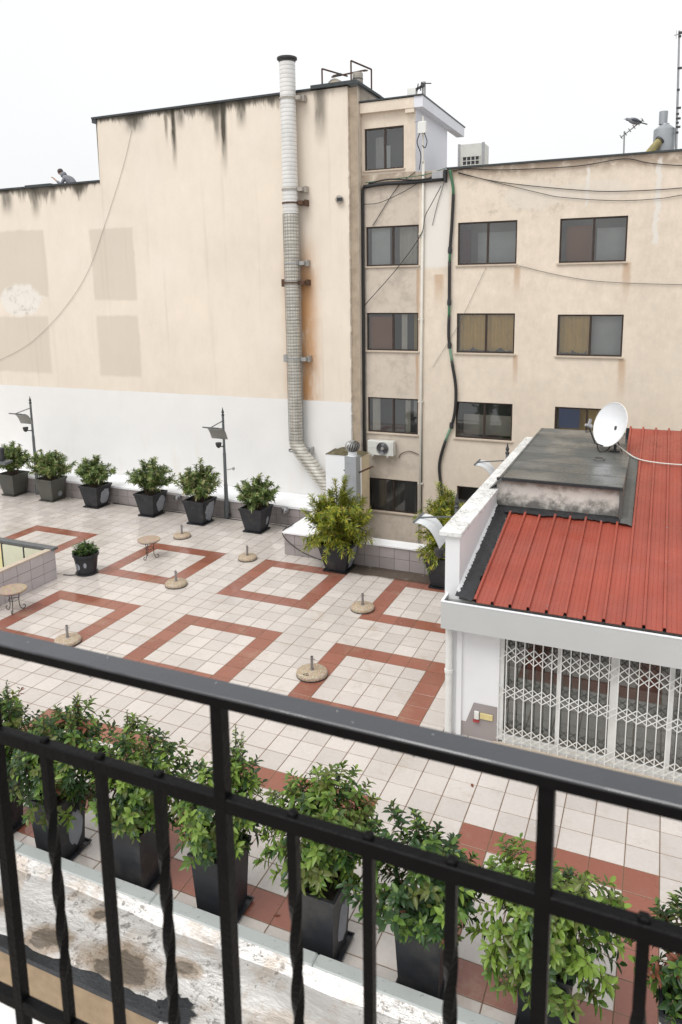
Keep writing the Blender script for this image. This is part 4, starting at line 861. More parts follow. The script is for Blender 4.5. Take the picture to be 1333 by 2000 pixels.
UB = [(-3.93, .86, 'pebble umbrella base behind the garden table, close to the red square'), (-.58, -.21, 'pebble umbrella base just off a red square, before the last oleander planter'), (-1.47, -2.91, 'pebble umbrella base on the corner of the red square that holds the table'),
      (4.39, -2.42, 'pebble umbrella base on the red corner nearest the stained floor'), (4.62, -6.14, 'pebble umbrella base with a printed mark, beside the pavilion downpipe square'), (-1.84, -7.0, 'pebble umbrella base half hidden by the balcony handrail')]
for i, (x, y, lb_) in enumerate(UB):
    t = thing('umbrella_base', (x, y, 0), lb_, 'umbrella base', 'round parasol bases on the terrace'); s_ = .72 if i == 4 else .66 if i in (2, 3, 5) else .62
    q = MB(); r_ = s_/2; q.lathe([(r_*.97, 0), (r_, .02), (r_, .07), (r_*.97, .10), (r_*.90, .118), (.06, .135)], (x, y, 0), 36); q.build('disc', M['pebble'], t, smooth=True)
    q = MB(); q.lathe([(r_*.985, .002), (r_+.006, .01), (r_+.006, .03), (r_*.98, .034)], (x, y, 0), 36); q.build('rubber_rim', M['dark_metal'], t)
    q = MB(); q.lathe([(.05, .13), (.05, .145), (.033, .15), (.033, .46), (.026, .46), (.026, .40)], (x, y, 0), 14, cap=False); q.build('tube', M['steel'], t, smooth=True)
    q = MB(); q.bar((x+.03, y, .40), (x+.085, y, .40), .014); q.build('clamp_screw', M['steel'], t)
    if i == 4:
        q = MB(); z = .1265
        def seg(a, b_): q.bar((x+a[0], y+a[1], z-(a[1]*0)+.002), (x+b_[0], y+b_[1], z+.002), .010, .004)
        for a, b_ in (((-.10, -.27), (.04, -.285)), ((-.10, -.27), (-.07, -.20)), ((-.07, -.20), (.0, -.19)), ((-.04, -.255), (-.01, -.205)), ((.0, -.245), (.04, -.25))): seg(a, b_)
        q.build('printed_mark', M['tar'], t)
def garden_table(x, y, label, rot):
    t = thing('garden_table', (x, y, 0), label, 'table', 'small round stone topped tables'); q = MB()
    q.lathe([(.33, .60), (.37, .61), (.38, .635), (.37, .66), (.05, .662)], (x, y, 0), 36); q.build('top', M['mosaic'], t, smooth=True)
    q = MB(); q.lathe([(.30, .575), (.32, .575), (.32, .60), (.30, .60)], (x, y, 0), 24, cap=False); q.build('ring', M['dark_metal'], t)
    q = MB(); ring = [(x+.14*math.cos(a), y+.14*math.sin(a), .34) for a in [2*math.pi*k/14 for k in range(15)]]; q.tube(ring, .008, 5); q.build('brace', M['dark_metal'], t)
    for k in range(3):
        a = rot+2*math.pi*k/3; dx, dy = math.cos(a), math.sin(a); pr_ = [(.27, .60), (.20, .56), (.15, .42), (.14, .25), (.15, .12), (.20, .02), (.27, .02), (.30, .075), (.275, .12), (.235, .10)]
        q = MB(); q.tube(curve_pts([(x+dx*r_, y+dy*r_, z) for r_, z in pr_], 3), .011, 6); q.build('leg', M['dark_metal'], t)
garden_table(-3.69, -1.30, 'small round table with scrolled iron legs standing on a red tile square', .5)
garden_table(-4.62, -6.1, 'small round table with scrolled iron legs beside the light well', 1.1)
# cables on the floor
def cable(name, label, pts, r, mat, cat='cable', n=6, sides=5, group=None):
    q = MB(); q.tube(curve_pts(pts, n), r, sides); o = q.build(name, mat, smooth='all'); tag(o, label, cat, group); return o
cable('floor_cable', 'black cable running along the foot of the kerb wall', [(-9.2, 3.40, .015), (-7.5, 3.36, .015), (-5.9, 3.3, .015), (-4.6, 3.35, .015), (-3.2, 3.3, .015), (-2.2, 3.35, .015), (-.9, 3.2, .02), (.1, 2.4, .35), (.30, 1.4, .83)], .016, M['cable'])
cable('floor_cable', 'black cable drooping over the low wall to the bushy planter', [(.34, 1.3, .83), (.30, .70, .82), (.42, .57, .60), (1.0, .52, .25), (1.7, .45, .08), (2.2, .42, .03)], .018, M['cable'])
cable('floor_cable', 'short black cable between the light well and the round pot', [(-5.28, -3.55, .02), (-5.1, -3.5, .015), (-4.9, -3.4, .015)], .014, M['cable'])
for x, lb_ in ((-5.91, 'silver dome light on the kerb wall beside the shrub with cream leaves'), (-1.04, 'silver dome light on the kerb wall near the end of the planter row')):
    t = thing('dome_light', (x, 3.46, .66), lb_, 'wall light', 'dome lights on the kerb wall'); q = MB(); q.lathe([(.155, -.07), (.16, 0), (.14, .06), (.09, .11), (.01, .13)], (x, 3.38, .60), 18); q.build('shade', M['steel'], t, smooth=True); q = MB(); q.bar((x, 3.52, .60), (x, 3.36, .57), .05); q.build('mount', M['steel'], t)
rnd = random.Random(77)
LM = MB(); leaf_geo(LM, Vector((0, 0, 0)), (1, 0, 0), (0, 0, 1), .11, .05, -.05, 0); lfm = bpy.data.meshes.new('fallen_leaf'); lfm.from_pydata(LM.v, [], LM.f); lfm.materials.append(M['lf'][3])
for x, y, rz_, lb_ in ((6.98, -12.35, .4, 'red fallen leaf on the red tiles between two foreground planters'), (8.95, -8.6, 2.0, 'small fallen leaf on white tiles in front of the pavilion corner'), (9.9, -10.1, 4.1, 'small fallen leaf on white tiles behind the low deep green shrub')):
    o = bpy.data.objects.new('fallen_leaf', lfm); col.objects.link(o); o.location = (x, y, .004); o.rotation_euler = (.05, 0, rz_); tag(o, lb_, 'leaf', 'fallen leaves on the terrace')
# floodlight at the left edge
t = thing('floodlight', (-14.6, 2.0, 0), 'black floodlight on a post above the first olive grey planter', 'floodlight')
q = MB(); q.tube([(-14.6, 2.0, 0), (-14.6, 2.0, 2.0)], .05, 10); q.build('post', M['dark_metal'], t)
q = MB(); q.box(-14.3, -13.62, 1.9, 2.06, 1.83, 2.36, c=.03); q.build('housing', M['tar'], t)
q = MB(); q.obox((-13.9, 1.95, 1.75), (.58, 0, 0), (0, .2, .02), (0, 0, .045)); q.build('bracket', M['post_grey'], t)

# ---- white shaft, vent duct, flue
t = thing('masonry_shaft', (1, 4.7, 0), 'white masonry shaft with mossy top against the cream building', 'shaft')
q = MB(); q.box(.24, 1.68, 4.3, 5.135, .2, 2.66); q.build('wall', [M['white_paint']], t)
q = MB(); q.poly([(1.682, 4.3, .2), (1.682, 5.13, .2), (1.682, 5.13, 2.655), (1.682, 4.3, 2.655)]); q.build('side_render', M['cream_plain'], t)
q = MB(); n = 12; rnd = random.Random(3)
hv = [[.0 if i in (0, n) or j in (0, 5) else rnd.uniform(.02, .10)+.10*math.exp(-((i-5)**2)/6) for i in range(n+1)] for j in range(6)]
q.mesh([(.22+1.48*i/n, 4.28+.85*j/5, 2.665+hv[j][i]) for j in range(6) for i in range(n+1)], [(j*(n+1)+i, j*(n+1)+i+1, (j+1)*(n+1)+i+1, (j+1)*(n+1)+i) for j in range(5) for i in range(n)]); q.build('moss_cap', M['moss'], t, smooth='all')
t = thing('vent_duct', (2.11, 2.45, 0), 'grey square vent duct topped by a spinning turbine cowl', 'vent')
for k, (z0, z1) in enumerate(((-2.5, .2), (.204, 1.1), (1.104, 2.0), (2.004, 2.9), (2.904, 3.14))):
    q = MB(); q.box(1.90, 2.32, 2.24, 2.66, z0, z1); q.build('duct_section', M['zinc'], t)
q = MB(); q.lathe([(.17, 3.142), (.15, 3.16), (.15, 3.28), (.17, 3.30)], (2.11, 2.45, 0), 18); q.build('collar', M['plate_white'], t, smooth=True)
q = MB(); q.lathe([(.13, 3.30), (.19, 3.42), (.17, 3.55), (.06, 3.63)], (2.11, 2.45, 0), 18); q.build('core', M['dark_metal'], t)
for k in range(18):
    q = MB(); n = 7; L_ = []
    for i in range(n+1):
        ph = math.pi*(.06+.88*i/n); a = 2*math.pi*k/18+.55*i/n; r_ = .235*math.sin(ph)+.03; z = 3.475+.185*-math.cos(ph)
        for off, dr in ((0, 0), (.20, .018)): L_.append((2.11+(r_-dr)*math.cos(a+off), 2.45+(r_-dr)*math.sin(a+off), z))
    q.mesh(L_, [(2*i, 2*i+1, 2*i+3, 2*i+2) for i in range(n)]); q.build('vane', M['plate_metal'], t, smooth='all')
q = MB(); q.lathe([(.09, 3.64), (.08, 3.67), (.01, 3.69)], (2.11, 2.45, 0), 14); q.build('cap', M['plate_metal'], t)
q = MB(); q.bar((2.32, 2.5, 2.55), (2.75, 2.75, 2.75), .05); q.bar((1.9, 2.5, 2.5), (1.75, 2.5, 2.6), .03); q.build('bracket', M['rust'], t)
FX, FY = -1.21, 4.78
t = thing('flue_duct', (FX, FY, 2.0), 'tall silver flue pipe climbing the cream building with an elbow at its foot', 'flue')
q = MB(); q.tube([(FX, FY, 11.5), (FX, FY, 13), (FX, FY, 15), (FX, FY, 16.75)], .285, 22); q.build('upper_pipe', M['duct_white'], t, smooth=True)
q = MB(); q.tube([(FX, FY, 2.95), (FX, FY, 6), (FX, FY, 9), (FX, FY, 11.498)], [.255, .26, .265, .29], 22); lp = q.build('lower_pipe', M['duct_steel'], t, smooth=True)
q = MB()
for k in range(16):
    a = 2*math.pi*k/16; q.tube([(FX+.285*math.cos(a), FY+.285*math.sin(a), 2.95), (FX+.300*math.cos(a), FY+.300*math.sin(a), 11.5)], .007, 4)
for k in range(54):
    z = 3.0+k*.16; ring = [(FX+.293*math.cos(a), FY+.293*math.sin(a), z) for a in [2*math.pi*i/18 for i in range(19)]]; q.tube(ring, .006, 4, cap=False)
q.build('wire_mesh', M['plate_metal'], lp, kind='stuff')
q = MB(); q.tube([(FX-.02, FY, 2.96), (FX+.01, FY, 2.82), (FX+.12, FY, 2.62), (FX+.55, FY, 2.1), (FX+1.5, FY, 1.0)], .275, 20); q.build('elbow', M['duct_steel'], t, smooth=True)
q = MB(); q.lathe([(.30, 16.75), (.36, 16.80), (.36, 16.86), (.31, 16.86), (.29, 16.7)], (FX, FY, 0), 24, cap=False); q.build('collar', M['dark_metal'], t)
q = MB(); q.lathe([(.29, 16.70), (.01, 16.71)], (FX, FY, 0), 20); q.build('mouth', M['tar'], t)
for z in (15.49, 12.35, 11.87, 9.71, 9.0, 6.15, 2.6):
    q = MB(); q.box(FX+.27, FX+.50, FY-.05, 5.148, z-.07, z+.07); q.box(FX+.50, FX+.58, FY+.1, 5.148, z-.11, z+.11); q.lathe([(.306, z-.03), (.316, z-.03), (.316, z+.03), (.306, z+.03)], (FX, FY, 0), 20, cap=False)
    if z in (6.15, 9.0): q.box(FX-.52, FX-.36, FY+.1, 5.148, z-.14, z+.14)
    q.build('clamp', M['concrete'] if z > 12 else M['rust'] if z in (9.0, 11.87) else M['plate_metal'], t)
#@@FACADE
# ================================================================== ON THE BEIGE BUILDING
YC = YF-.04
def fc(label, pts, r, mat, y=YC, name='cable'): return cable(name, label, [(x, y, z) for x, z in pts], r, mat, group=None)
fc('dark cable looped just under the beige roof edge', [(4.67, 12.68), (5.17, 12.72), (6.28, 12.6), (8.0, 12.54), (9.02, 12.55), (10.18, 12.65), (10.9, 12.47), (11.85, 12.32), (14, 12.1)], .014, M['cable'])
fc('upper sagging cable across the top of the beige wall', [(4.85, 12.62), (5.93, 12.29), (7.31, 12.02), (9.05, 11.76), (10.15, 11.67), (11.89, 11.66), (14, 11.8)], .013, M['cable'])
fc('lower sagging thin cable above the top windows', [(4.85, 12.6), (7.62, 11.77), (8.42, 11.58), (10.01, 11.39), (11.23, 11.38), (11.91, 11.45), (14, 11.7)], .010, M['cable'])
fc('thin cable hanging below the top row of windows', [(6.98, 9.44), (8.43, 9.07), (9.74, 8.86), (12.07, 8.73), (14, 8.7)], .010, M['cable_grey'])
fc('thin grey wire slanting from sill to the middle ochre window', [(5.88, 9.41), (5.45, 8.5), (4.87, 7.32), (4.0, 5.9)], .006, M['cable_grey'])
fc('black cable looping down left from the cable bundle past the conduit', [(4.29, 12.21), (3.93, 11.6), (3.71, 11.2), (3.56, 10.59), (2.74, 9.52), (1.38, 8.11)], .014, M['cable'], YC-.1)
fc('black cable slanting down above the top grey window', [(3.33, 12.76), (2.65, 12.27), (1.71, 10.99)], .013, M['cable'])
fc('black cable swagged below the cable bundle', [(4.43, 12.71), (3.59, 12.43), (2.84, 12.08), (1.97, 11.78), (1.35, 11.76)], .012, M['cable'], YC-.03)
fc('green cable lying on the black cable bundle', [(4.49, 12.8), (3.67, 12.62), (2.34, 12.55), (1.46, 12.50)], .015, M['hose_green'], YC-.08)
fc('black wire beside the white patch', [(4.35, 12.3), (4.1, 11.5), (3.95, 10.9)], .010, M['cable'])
fc('short reddish cable from the air conditioner to the conduit', [(2.70, 2.42), (2.8, 2.6), (3.13, 2.72), (3.49, 2.62)], .014, M['rust'])
cable('wall_wire', 'thin wire drooping across the cream wall', [(x, 5.12, z) for x, z in [(-8.45, 15.14), (-9.03, 13.7), (-10.14, 11.52), (-11.28, 9.54), (-12.88, 7.9), (-14.85, 6.52), (-16.85, 5.69), (-18, 5.4)]], .006, M['cable_grey'])
t = thing('cable_bundle', (2.8, 5.5, 12.4), 'thick black cable bundle turning down the inner corner of the beige building', 'cable')
q = MB(); q.tube(curve_pts([(1.40, 5.50, 12.36), (2.2, 5.5, 12.42), (3.2, 5.5, 12.40), (4.35, 5.5, 12.44)], 5), .07, 8); q.build('run', M['cable'], t, smooth='all')
q = MB(); q.tube(curve_pts([(1.40, 5.50, 12.36), (1.36, 5.5, 12.2), (1.345, 5.52, 11.5), (1.35, 5.5, 8), (1.34, 5.5, 4), (1.36, 5.5, -2)], 6), .055, 8); q.build('drop', M['cable'], t, smooth='all')
q = MB(); q.tube(curve_pts([(1.60, 5.46, 12.46), (2.4, 5.44, 12.55), (3.4, 5.44, 12.46), (4.3, 5.46, 12.52)], 5), .028, 6); q.build('strand', M['cable'], t, smooth='all')
q = MB(); q.box(3.95, 4.36, 5.42, 5.59, 12.46, 12.70, c=.02); q.build('junction_box', M['ac_grey'], t); q = MB(); q.box(4.37, 4.47, 5.40, 5.59, 12.32, 12.74, c=.02); q.build('bracket', M['cable'], t)
t = thing('conduit_pipe', (3.57, 5.5, 0), 'white vertical conduit pipe up the beige facade', 'pipe'); q = MB(); q.tube([(3.52, 5.53, -3), (3.62, 5.53, 13.1)], .05, 10); q.build('pipe', M['conduit'], t, smooth='all')
for z in (1.5, 4.6, 7.6, 10.6): q = MB(); q.box(3.46, 3.66, 5.50, 5.598, z, z+.05); q.build('clip', M['conduit'], t)
q = MB(); q.tube([(3.62, 5.55, 12.9), (3.625, 5.55, 10.5), (3.60, 5.55, 6), (3.62, 5.55, 0)], .014, 5); q.build('wire', M['cable'], t)
t = thing('facade_hose', (4.6, 5.5, 1), 'black hose with green joints snaking down the beige facade', 'hose')
HP = [(4.57, 12.72), (4.66, 12.3), (4.70, 11.9), (4.66, 10.88), (4.60, 9.83), (4.60, 8.6), (4.60, 7.88), (4.60, 6.97), (4.72, 6.15), (4.88, 5.14), (4.82, 4.1), (4.52, 3.23), (4.30, 2.34), (4.37, 1.47), (4.5, .6), (4.6, -2)]
HC = curve_pts([(x, 5.52, z) for x, z in HP], 6)
def hose_part(z1, z0, r_, mat, nm):
    p = [v for v in HC if z0-.08 <= v.z <= z1+.08]; q = MB(); q.tube(p, r_, 9); q.build(nm, mat, t, smooth='all')
for z1, z0, mt in ((12.8, 11.9, 'hose_green'), (11.9, 9.95, 'cable'), (9.95, 9.6, 'hose_green'), (9.6, 8.2, 'cable'), (8.2, 7.75, 'hose_green'), (7.75, 6.7, 'cable'), (6.7, 6.1, 'hose_pale'), (6.1, 3.75, 'cable'), (3.75, 3.25, 'hose_pale'), (3.25, -2, 'cable')): hose_part(z1, z0, .055 if mt == 'cable' else .048, M[mt], 'sleeve' if mt == 'cable' else 'joint')
q = MB(); 
for z in (9.98, 8.25, 6.72, 3.8): 
    p = min(HC, key=lambda v: abs(v.z-z)); q.lathe([(.07, -.10), (.078, 0), (.066, .12)], p, 9)
q.build('tape', M['tar'], t)
# wall air conditioner
t = thing('air_conditioner', (2.1, 5.4, 2.6), 'white air conditioner unit with round fan under a grey facade window', 'air conditioner')
q = MB(); q.box(1.57, 2.60, 5.22, 5.52, 2.56, 3.10, c=.015); bd = q.build('case', M['ac_white'], t)
q = MB(); q.lathe([(.25, 0), (.25, .02), (.235, .03), (.225, .01)], (2.18, 5.22, 2.83), 26, (0, -1, 0), cap=False); q.build('fan_ring', M['ac_grey'], t)
q = MB(); q.lathe([(.228, .0), (.228, .004), (.01, .006)], (2.18, 5.222, 2.83), 26, (0, -1, 0)); q.build('fan_well', M['dark_metal'], t)
for rr_ in (.06, .11, .16, .205): q = MB(); q.tube([(2.18+rr_*math.cos(a), 5.198, 2.83+rr_*math.sin(a)) for a in [2*math.pi*k/22 for k in range(23)]], .007, 4, cap=False); q.build('grille_ring', M['steel'], t)
q = MB(); q.lathe([(.07, .0), (.06, .03), (.01, .035)], (2.18, 5.205, 2.83), 14, (0, -1, 0)); q.build('hub', M['plate_metal'], t)
for x in (1.78, 2.38): q = MB(); q.box(x-.03, x+.03, 5.2, 5.598, 2.50, 2.545); q.build('foot', M['ac_white'], t)
q = MB(); q.box(1.58, 1.9, 5.216, 5.219, 2.82, 2.826); q.box(2.52, 2.526, 5.216, 5.219, 2.58, 3.08); q.build('seam', M['ac_grey'], t)
# antenna box on the penthouse corner
t = thing('antenna_box', (3.6, 5.5, 13.6), 'small white antenna box on a pole at the penthouse corner', 'antenna')
q = MB(); q.tube([(3.62, 5.48, 13.05), (3.62, 5.48, 14.55)], .035, 8); q.build('pole', M['conduit'], t); q = MB(); q.box(3.47, 3.77, 5.30, 5.44, 13.98, 14.36, c=.02); q.build('box', M['box_white'], t)
q = MB(); q.bar((3.30, 5.5, 14.4), (3.62, 5.5, 14.4), .03); q.build('bracket', M['steel'], t)
q = MB(); q.tube(curve_pts([(3.70, 5.38, 13.97), (3.80, 5.36, 13.7), (3.72, 5.4, 13.5), (3.60, 5.46, 13.6)], 5), .016, 5); q.tube(curve_pts([(3.52, 5.4, 13.97), (3.42, 5.44, 13.7), (3.55, 5.46, 13.3), (3.50, 5.46, 12.8)], 5), .018, 5); q.build('lead', M['cable'], t)
t = thing('roof_receiver', (3.3, 5.7, 15.27), 'small white box and stub post on the penthouse roof', 'antenna')
q = MB(); q.box(3.02, 3.32, 5.55, 5.8, 15.275, 15.55, c=.02); q.build('box', M['box_white'], t); q = MB(); q.tube([(3.72-.15, 5.7, 15.272), (3.72-.15, 5.7, 15.72)], .07, 9); q.build('post', M['plate_metal'], t)
q = MB(); q.bar((3.3, 5.62, 15.48), (3.62, 5.62, 15.60), .07); q.bar((3.36, 5.6, 15.40), (3.40, 5.6, 15.66), .03); q.bar((3.48, 5.6, 15.42), (3.52, 5.6, 15.70), .03); q.bar((3.5, 5.62, 15.66), (3.86, 5.62, 15.62), .03); q.build('arm', M['dark_metal'], t)
# roof condenser
t = thing('roof_condenser', (5, 7.7, 12.3), 'white rooftop condenser with dark lattice grille', 'air conditioner')
q = MB(); q.box(4.38, 5.30, 7.4, 8.25, 12.4, 13.86); q.build('case', M['ac_white'], t); q = MB(); q.box(4.36, 4.44, 7.37, 7.45, 12.4, 13.88); q.box(5.24, 5.33, 7.37, 7.45, 12.4, 13.88); q.build('corner_post', M['ac_grey'], t)
q = MB(); q.box(4.52, 5.18, 7.385, 7.395, 12.6, 13.42); q.build('coil', M['tar'], t)
for i in range(5): q = MB(); q.box(4.52+i*.155, 4.55+i*.155, 7.37, 7.384, 12.6, 13.42); q.build('grille_bar', M['ac_white'], t)
for i in range(6): q = MB(); q.box(4.52, 5.18, 7.362, 7.369, 12.66+i*.15, 12.685+i*.15); q.build('grille_bar', M['ac_white'], t)
# antenna with pigeon, cowl, mast
t = thing('roof_antenna', (10.08, 7.0, 12.3), 'thin rooftop antenna with slanting boom where a pigeon sits', 'antenna')
q = MB(); q.tube([(10.09, 7, 12.3), (10.06, 7, 13.74)], .028, 6); q.build('mast', M['steel'], t)
q = MB(); q.tube([(9.95, 7, 13.55), (10.62, 7, 14.05)], .02, 5); q.build('boom', M['steel'], t)
for k in range(6): u = k/5; q = MB(); c_ = Vector((9.97+.63*u, 7, 13.565+.47*u)); q.tube([c_+Vector((0, -.28, 0)), c_+Vector((0, .28, 0))], .008, 4); q.tube([c_+Vector((-.05, -.02, .06)), c_+Vector((.05, -.02, -.06))], .01, 4); q.build('element', M['steel'], t)
t = thing('pigeon', (10.33, 7, 13.9), 'grey pigeon perched on the thin rooftop antenna', 'bird')
q = MB(); ax = Vector((.86, 0, -.30)).normalized(); c0 = Vector((10.27, 7, 14.06))
q.lathe([(.012, -.21), (.035, -.195), (.05, -.16), (.05, -.13), (.052, -.10), (.085, -.03), (.105, .06), (.10, .15), (.06, .25), (.025, .32)], c0, 12, ax); q.build('body', M['feather'], t, smooth='all')
q = MB(); e = c0+ax*.26; q.obox(e+ax*.12, ax*.13, Vector((0, .045, 0)), Vector((.03, 0, .09)).normalized()*.012); q.build('tail', M['feather_dark'], t)
for s_ in (-1, 1): 
    q = MB(); q.lathe([(.01, -.02), (.05, .05), (.055, .16), (.03, .27), (.004, .34)], c0+Vector((.0, s_*.075, .02)), 8, ax); q.build('wing', M['feather_dark'], t, smooth='all')
    q = MB(); q.tube([c0+ax*.08+Vector((0, s_*.03, -.08)), (10.33, 7+s_*.03, 13.87)], .008, 4); q.build('leg', M['red_bit'], t)
q = MB(); q.lathe([(.012, 0), (.003, .045)], c0-ax*.20+Vector((-.02, 0, .0)), 6, (-1, 0, -.2)); q.build('beak', M['feather_dark'], t)
t = thing('vent_cowl', (11.3, 7.2, 12.3), 'grey metal extractor cowl drum with yellowish side pipe on the roof', 'vent')
q = MB(); q.lathe([(.27, 12.3), (.30, 12.9), (.335, 13.15), (.335, 13.66), (.33, 13.72), (.14, 13.86), (.13, 13.90)], (11.28, 7.2, 0), 22); q.build('drum', M['zinc'], t, smooth=True)
q = MB(); q.lathe([(.13, 13.88), (.135, 14.28), (.10, 14.28)], (11.22, 7.2, 0), 16, cap=False); q.build('chimney', M['zinc'], t, smooth=True)
q = MB(); q.tube([(10.72, 6.7, 12.75), (10.9, 6.75, 13.0), (11.18, 6.9, 13.36)], .12, 12); q.build('side_pipe', M['old_yellow'], t, smooth=True)
q = MB(); q.lathe([(.15, -.03), (.15, .03)], (11.16, 6.89, 13.34), 14, (.6, .3, .7)); q.build('pipe_collar', M['dark_metal'], t)
t = thing('roof_mast', (11.66, 7.0, 12.3), 'tall thin aerial mast on the beige roof', 'antenna')
q = MB(); q.tube([(11.68, 7, 12.3), (11.60, 7, 14.9), (11.54, 7, 16.62)], [.04, .035, .028], 7); q.build('pole', M['steel'], t)
for k, z in enumerate((13.55, 13.72, 13.85, 13.98, 14.12, 14.3, 14.85, 15.5, 16.45, 16.55)): q = MB(); xx = 11.68-.032*(z-12.3); q.box(xx-.03, xx+.11 if k % 2 else xx+.06, 6.93, 7.05, z-.025, z+.025); q.build('clamp', M['dark_metal'], t)
q = MB(); q.bar((11.4, 7, 16.5), (11.75, 7, 16.55), .025); q.bar((11.46, 7, 16.40), (11.46, 7, 16.64), .015); q.bar((11.66, 7, 16.42), (11.66, 7, 16.66), .015); q.build('aerial', M['steel'], t)
# cream building roof bits
t = thing('roof_drum', (.2, 5.9, 15.9), 'half round concrete vent on the cream building roof', 'vent'); q = MB(); q.lathe([(.30, 0), (.31, .3)], (.20, 5.7, 15.93), 24, (0, 1, 0)); q.build('drum', M['concrete'], t, smooth=True); q = MB(); q.lathe([(.20, .0), (.20, .02)], (.20, 5.68, 15.95), 20, (0, 1, 0)); q.build('rim', M['sill'], t)
t = thing('roof_barrel', (1.05, 5.9, 15.9), 'grey upright barrel on the corner of the cream building roof', 'barrel'); q = MB(); q.lathe([(.17, 15.9), (.19, 15.95), (.19, 16.30), (.175, 16.33), (.02, 16.33)], (1.08, 5.8, 0), 18); q.build('body', M['concrete'], t, smooth=True); q = MB(); q.lathe([(.197, 16.1), (.197, 16.13)], (1.08, 5.8, 0), 18); q.build('hoop', M['dark_metal'], t)
t = thing('roof_frame', (.6, 5.6, 15.9), 'rusty angle iron frame standing on the cream building roof', 'frame')
for a_, b2 in (((-.18, 5.5, 15.9), (-.18, 5.5, 16.55)), ((-.18, 5.5, 16.55), (.35, 6.6, 16.5)), ((.95, 5.5, 15.9), (.95, 5.5, 16.68)), ((.95, 5.5, 16.68), (1.3, 6.6, 16.62)), ((1.3, 6.6, 15.9), (1.3, 6.6, 16.62)), ((.1, 5.7, 16.28), (1.35, 5.9, 16.42)), ((1.25, 5.9, 16.40), (1.42, 5.9, 16.40))):
    q = MB(); q.bar(a_, b2, .045); q.build('rail', M['rust'], t)
q = MB(); q.obox((.3, 5.75, 16.33), (.16, 0, .02), (0, .04, 0), (0, 0, .035)); q.build('lamp_head', M['tar'], t)
# ---- satellite dish on the flat roof
DC = Vector((10.47, -.3, 5.20)); dn = Vector((-.70, -.62, .32)).normalized(); up0 = Vector((0, 0, 1)); du = (up0-dn*dn.dot(up0)).normalized(); dsd = du.cross(dn)
t = thing('satellite_dish', (10.62, -.2, 4.35), 'white satellite dish with feed arm on the grey flat roof', 'satellite dish')
q = MB(); rings = []
for k in range(9):
    rr_ = .60*k/8+.004; rings.append([DC+du*rr_*.97*math.cos(a)+dsd*rr_*math.sin(a)+dn*(.20*(rr_/.6)**2-.20) for a in [2*math.pi*i/40 for i in range(40)]])
q.rings(rings, True, False); back = [[p-dn*.012 for p in r_] for r_ in reversed(rings)]; q.rings([rings[-1]]+back, False, True); q.build('reflector', M['coping_white'], t, smooth='all')
q = MB(); q.tube([rings[-1][i % 40]-dn*.006 for i in range(41)], .012, 5, cap=False); q.build('rim', M['box_white'], t)
fa = DC-du*.58; fe = DC+dn*.62-du*.20
q = MB(); q.tube([fa-dn*.05, fa+dn*.25, fe], .02, 6); q.build('feed_arm', M['dark_metal'], t); q = MB(); q.lathe([(.035, -.10), (.045, 0), (.06, .07), (.05, .09)], fe, 10, -dn); q.obox(fe+du*.08, du*.10, dn*.03, dsd*.025); q.build('feed_horn', M['ac_grey'], t)
q = MB(); q.tube(curve_pts([fe-du*.05, fe-du*.17+dn*.02, fe-du*.12-dn*.14], 4), .012, 5); q.tube(curve_pts([fa+dn*.2, fa+dn*.05-du*.16, fa-dn*.15-du*.1, Vector((10.62, -.2, 4.75))], 5), .014, 5); q.build('lead', M['cable'], t)
q = MB(); q.tube([(10.62, -.2, 4.50), (10.62, -.2, 5.1)], .035, 8); q.tube([(10.62, -.2, 5.05), DC-dn*.22], .05, 8); q.tube([(10.62, -.2, 4.85), (10.45, -.1, 4.5)], .018, 6); q.tube([(10.62, -.2, 4.85), (10.80, -.3, 4.5)], .018, 6); q.box(10.5, 10.74, -.32, -.08, 4.492, 4.52); q.build('mount', M['dark_metal'], t)
cable('dish_cable', 'white cable trailing from the satellite dish across the red roof', [(10.62, -.25, 4.70), (10.9, -.5, 4.55), (11.2, -.75, RZ(-.75)+.09), (11.7, -.85, RZ(-.85)+.07), (12.4, -.86, RZ(-.86)+.07), (13.2, -.84, RZ(-.84)+.07), (14.5, -.9, RZ(-.9)+.07)], .02, M['conduit'])
cable('cable_coil', 'small loop of cable left on the grey flat roof', [(10.32+.12*math.cos(a), -1.35+.16*math.sin(a), 4.50+.02*(a/6)) for a in [k*.5 for k in range(20)]], .012, M['cable_grey'], n=2)
# ---- person on the lower roof of the cream building
def skinned(name, verts, edges, radii, mat, parent, loc, root=0, sub=2):
    me = bpy.data.meshes.new(name); me.from_pydata([Vector(v)-Vector(loc) for v in verts], edges, []); me.materials.append(mat)
    o = bpy.data.objects.new(name, me); col.objects.link(o); o.parent = parent
    bpy.context.view_layer.objects.active = o
    md = o.modifiers.new('skin', 'SKIN'); sk = me.skin_vertices[0].data if me.skin_vertices else None
    if sk is None:
        me.attributes
    for i, r_ in enumerate(radii): sk[i].radius = (r_, r_) if not isinstance(r_, tuple) else r_; sk[i].use_root = (i == root)
    md.use_smooth_shade = True; s_ = o.modifiers.new('sub', 'SUBSURF'); s_.levels = 1; s_.render_levels = sub; return o
PB = Vector((-12.2, 5.75, 12.75))
t = thing('person', PB, 'person in grey hooded jacket crouching at the roof edge with one hand raised', 'person')
y0 = 5.72
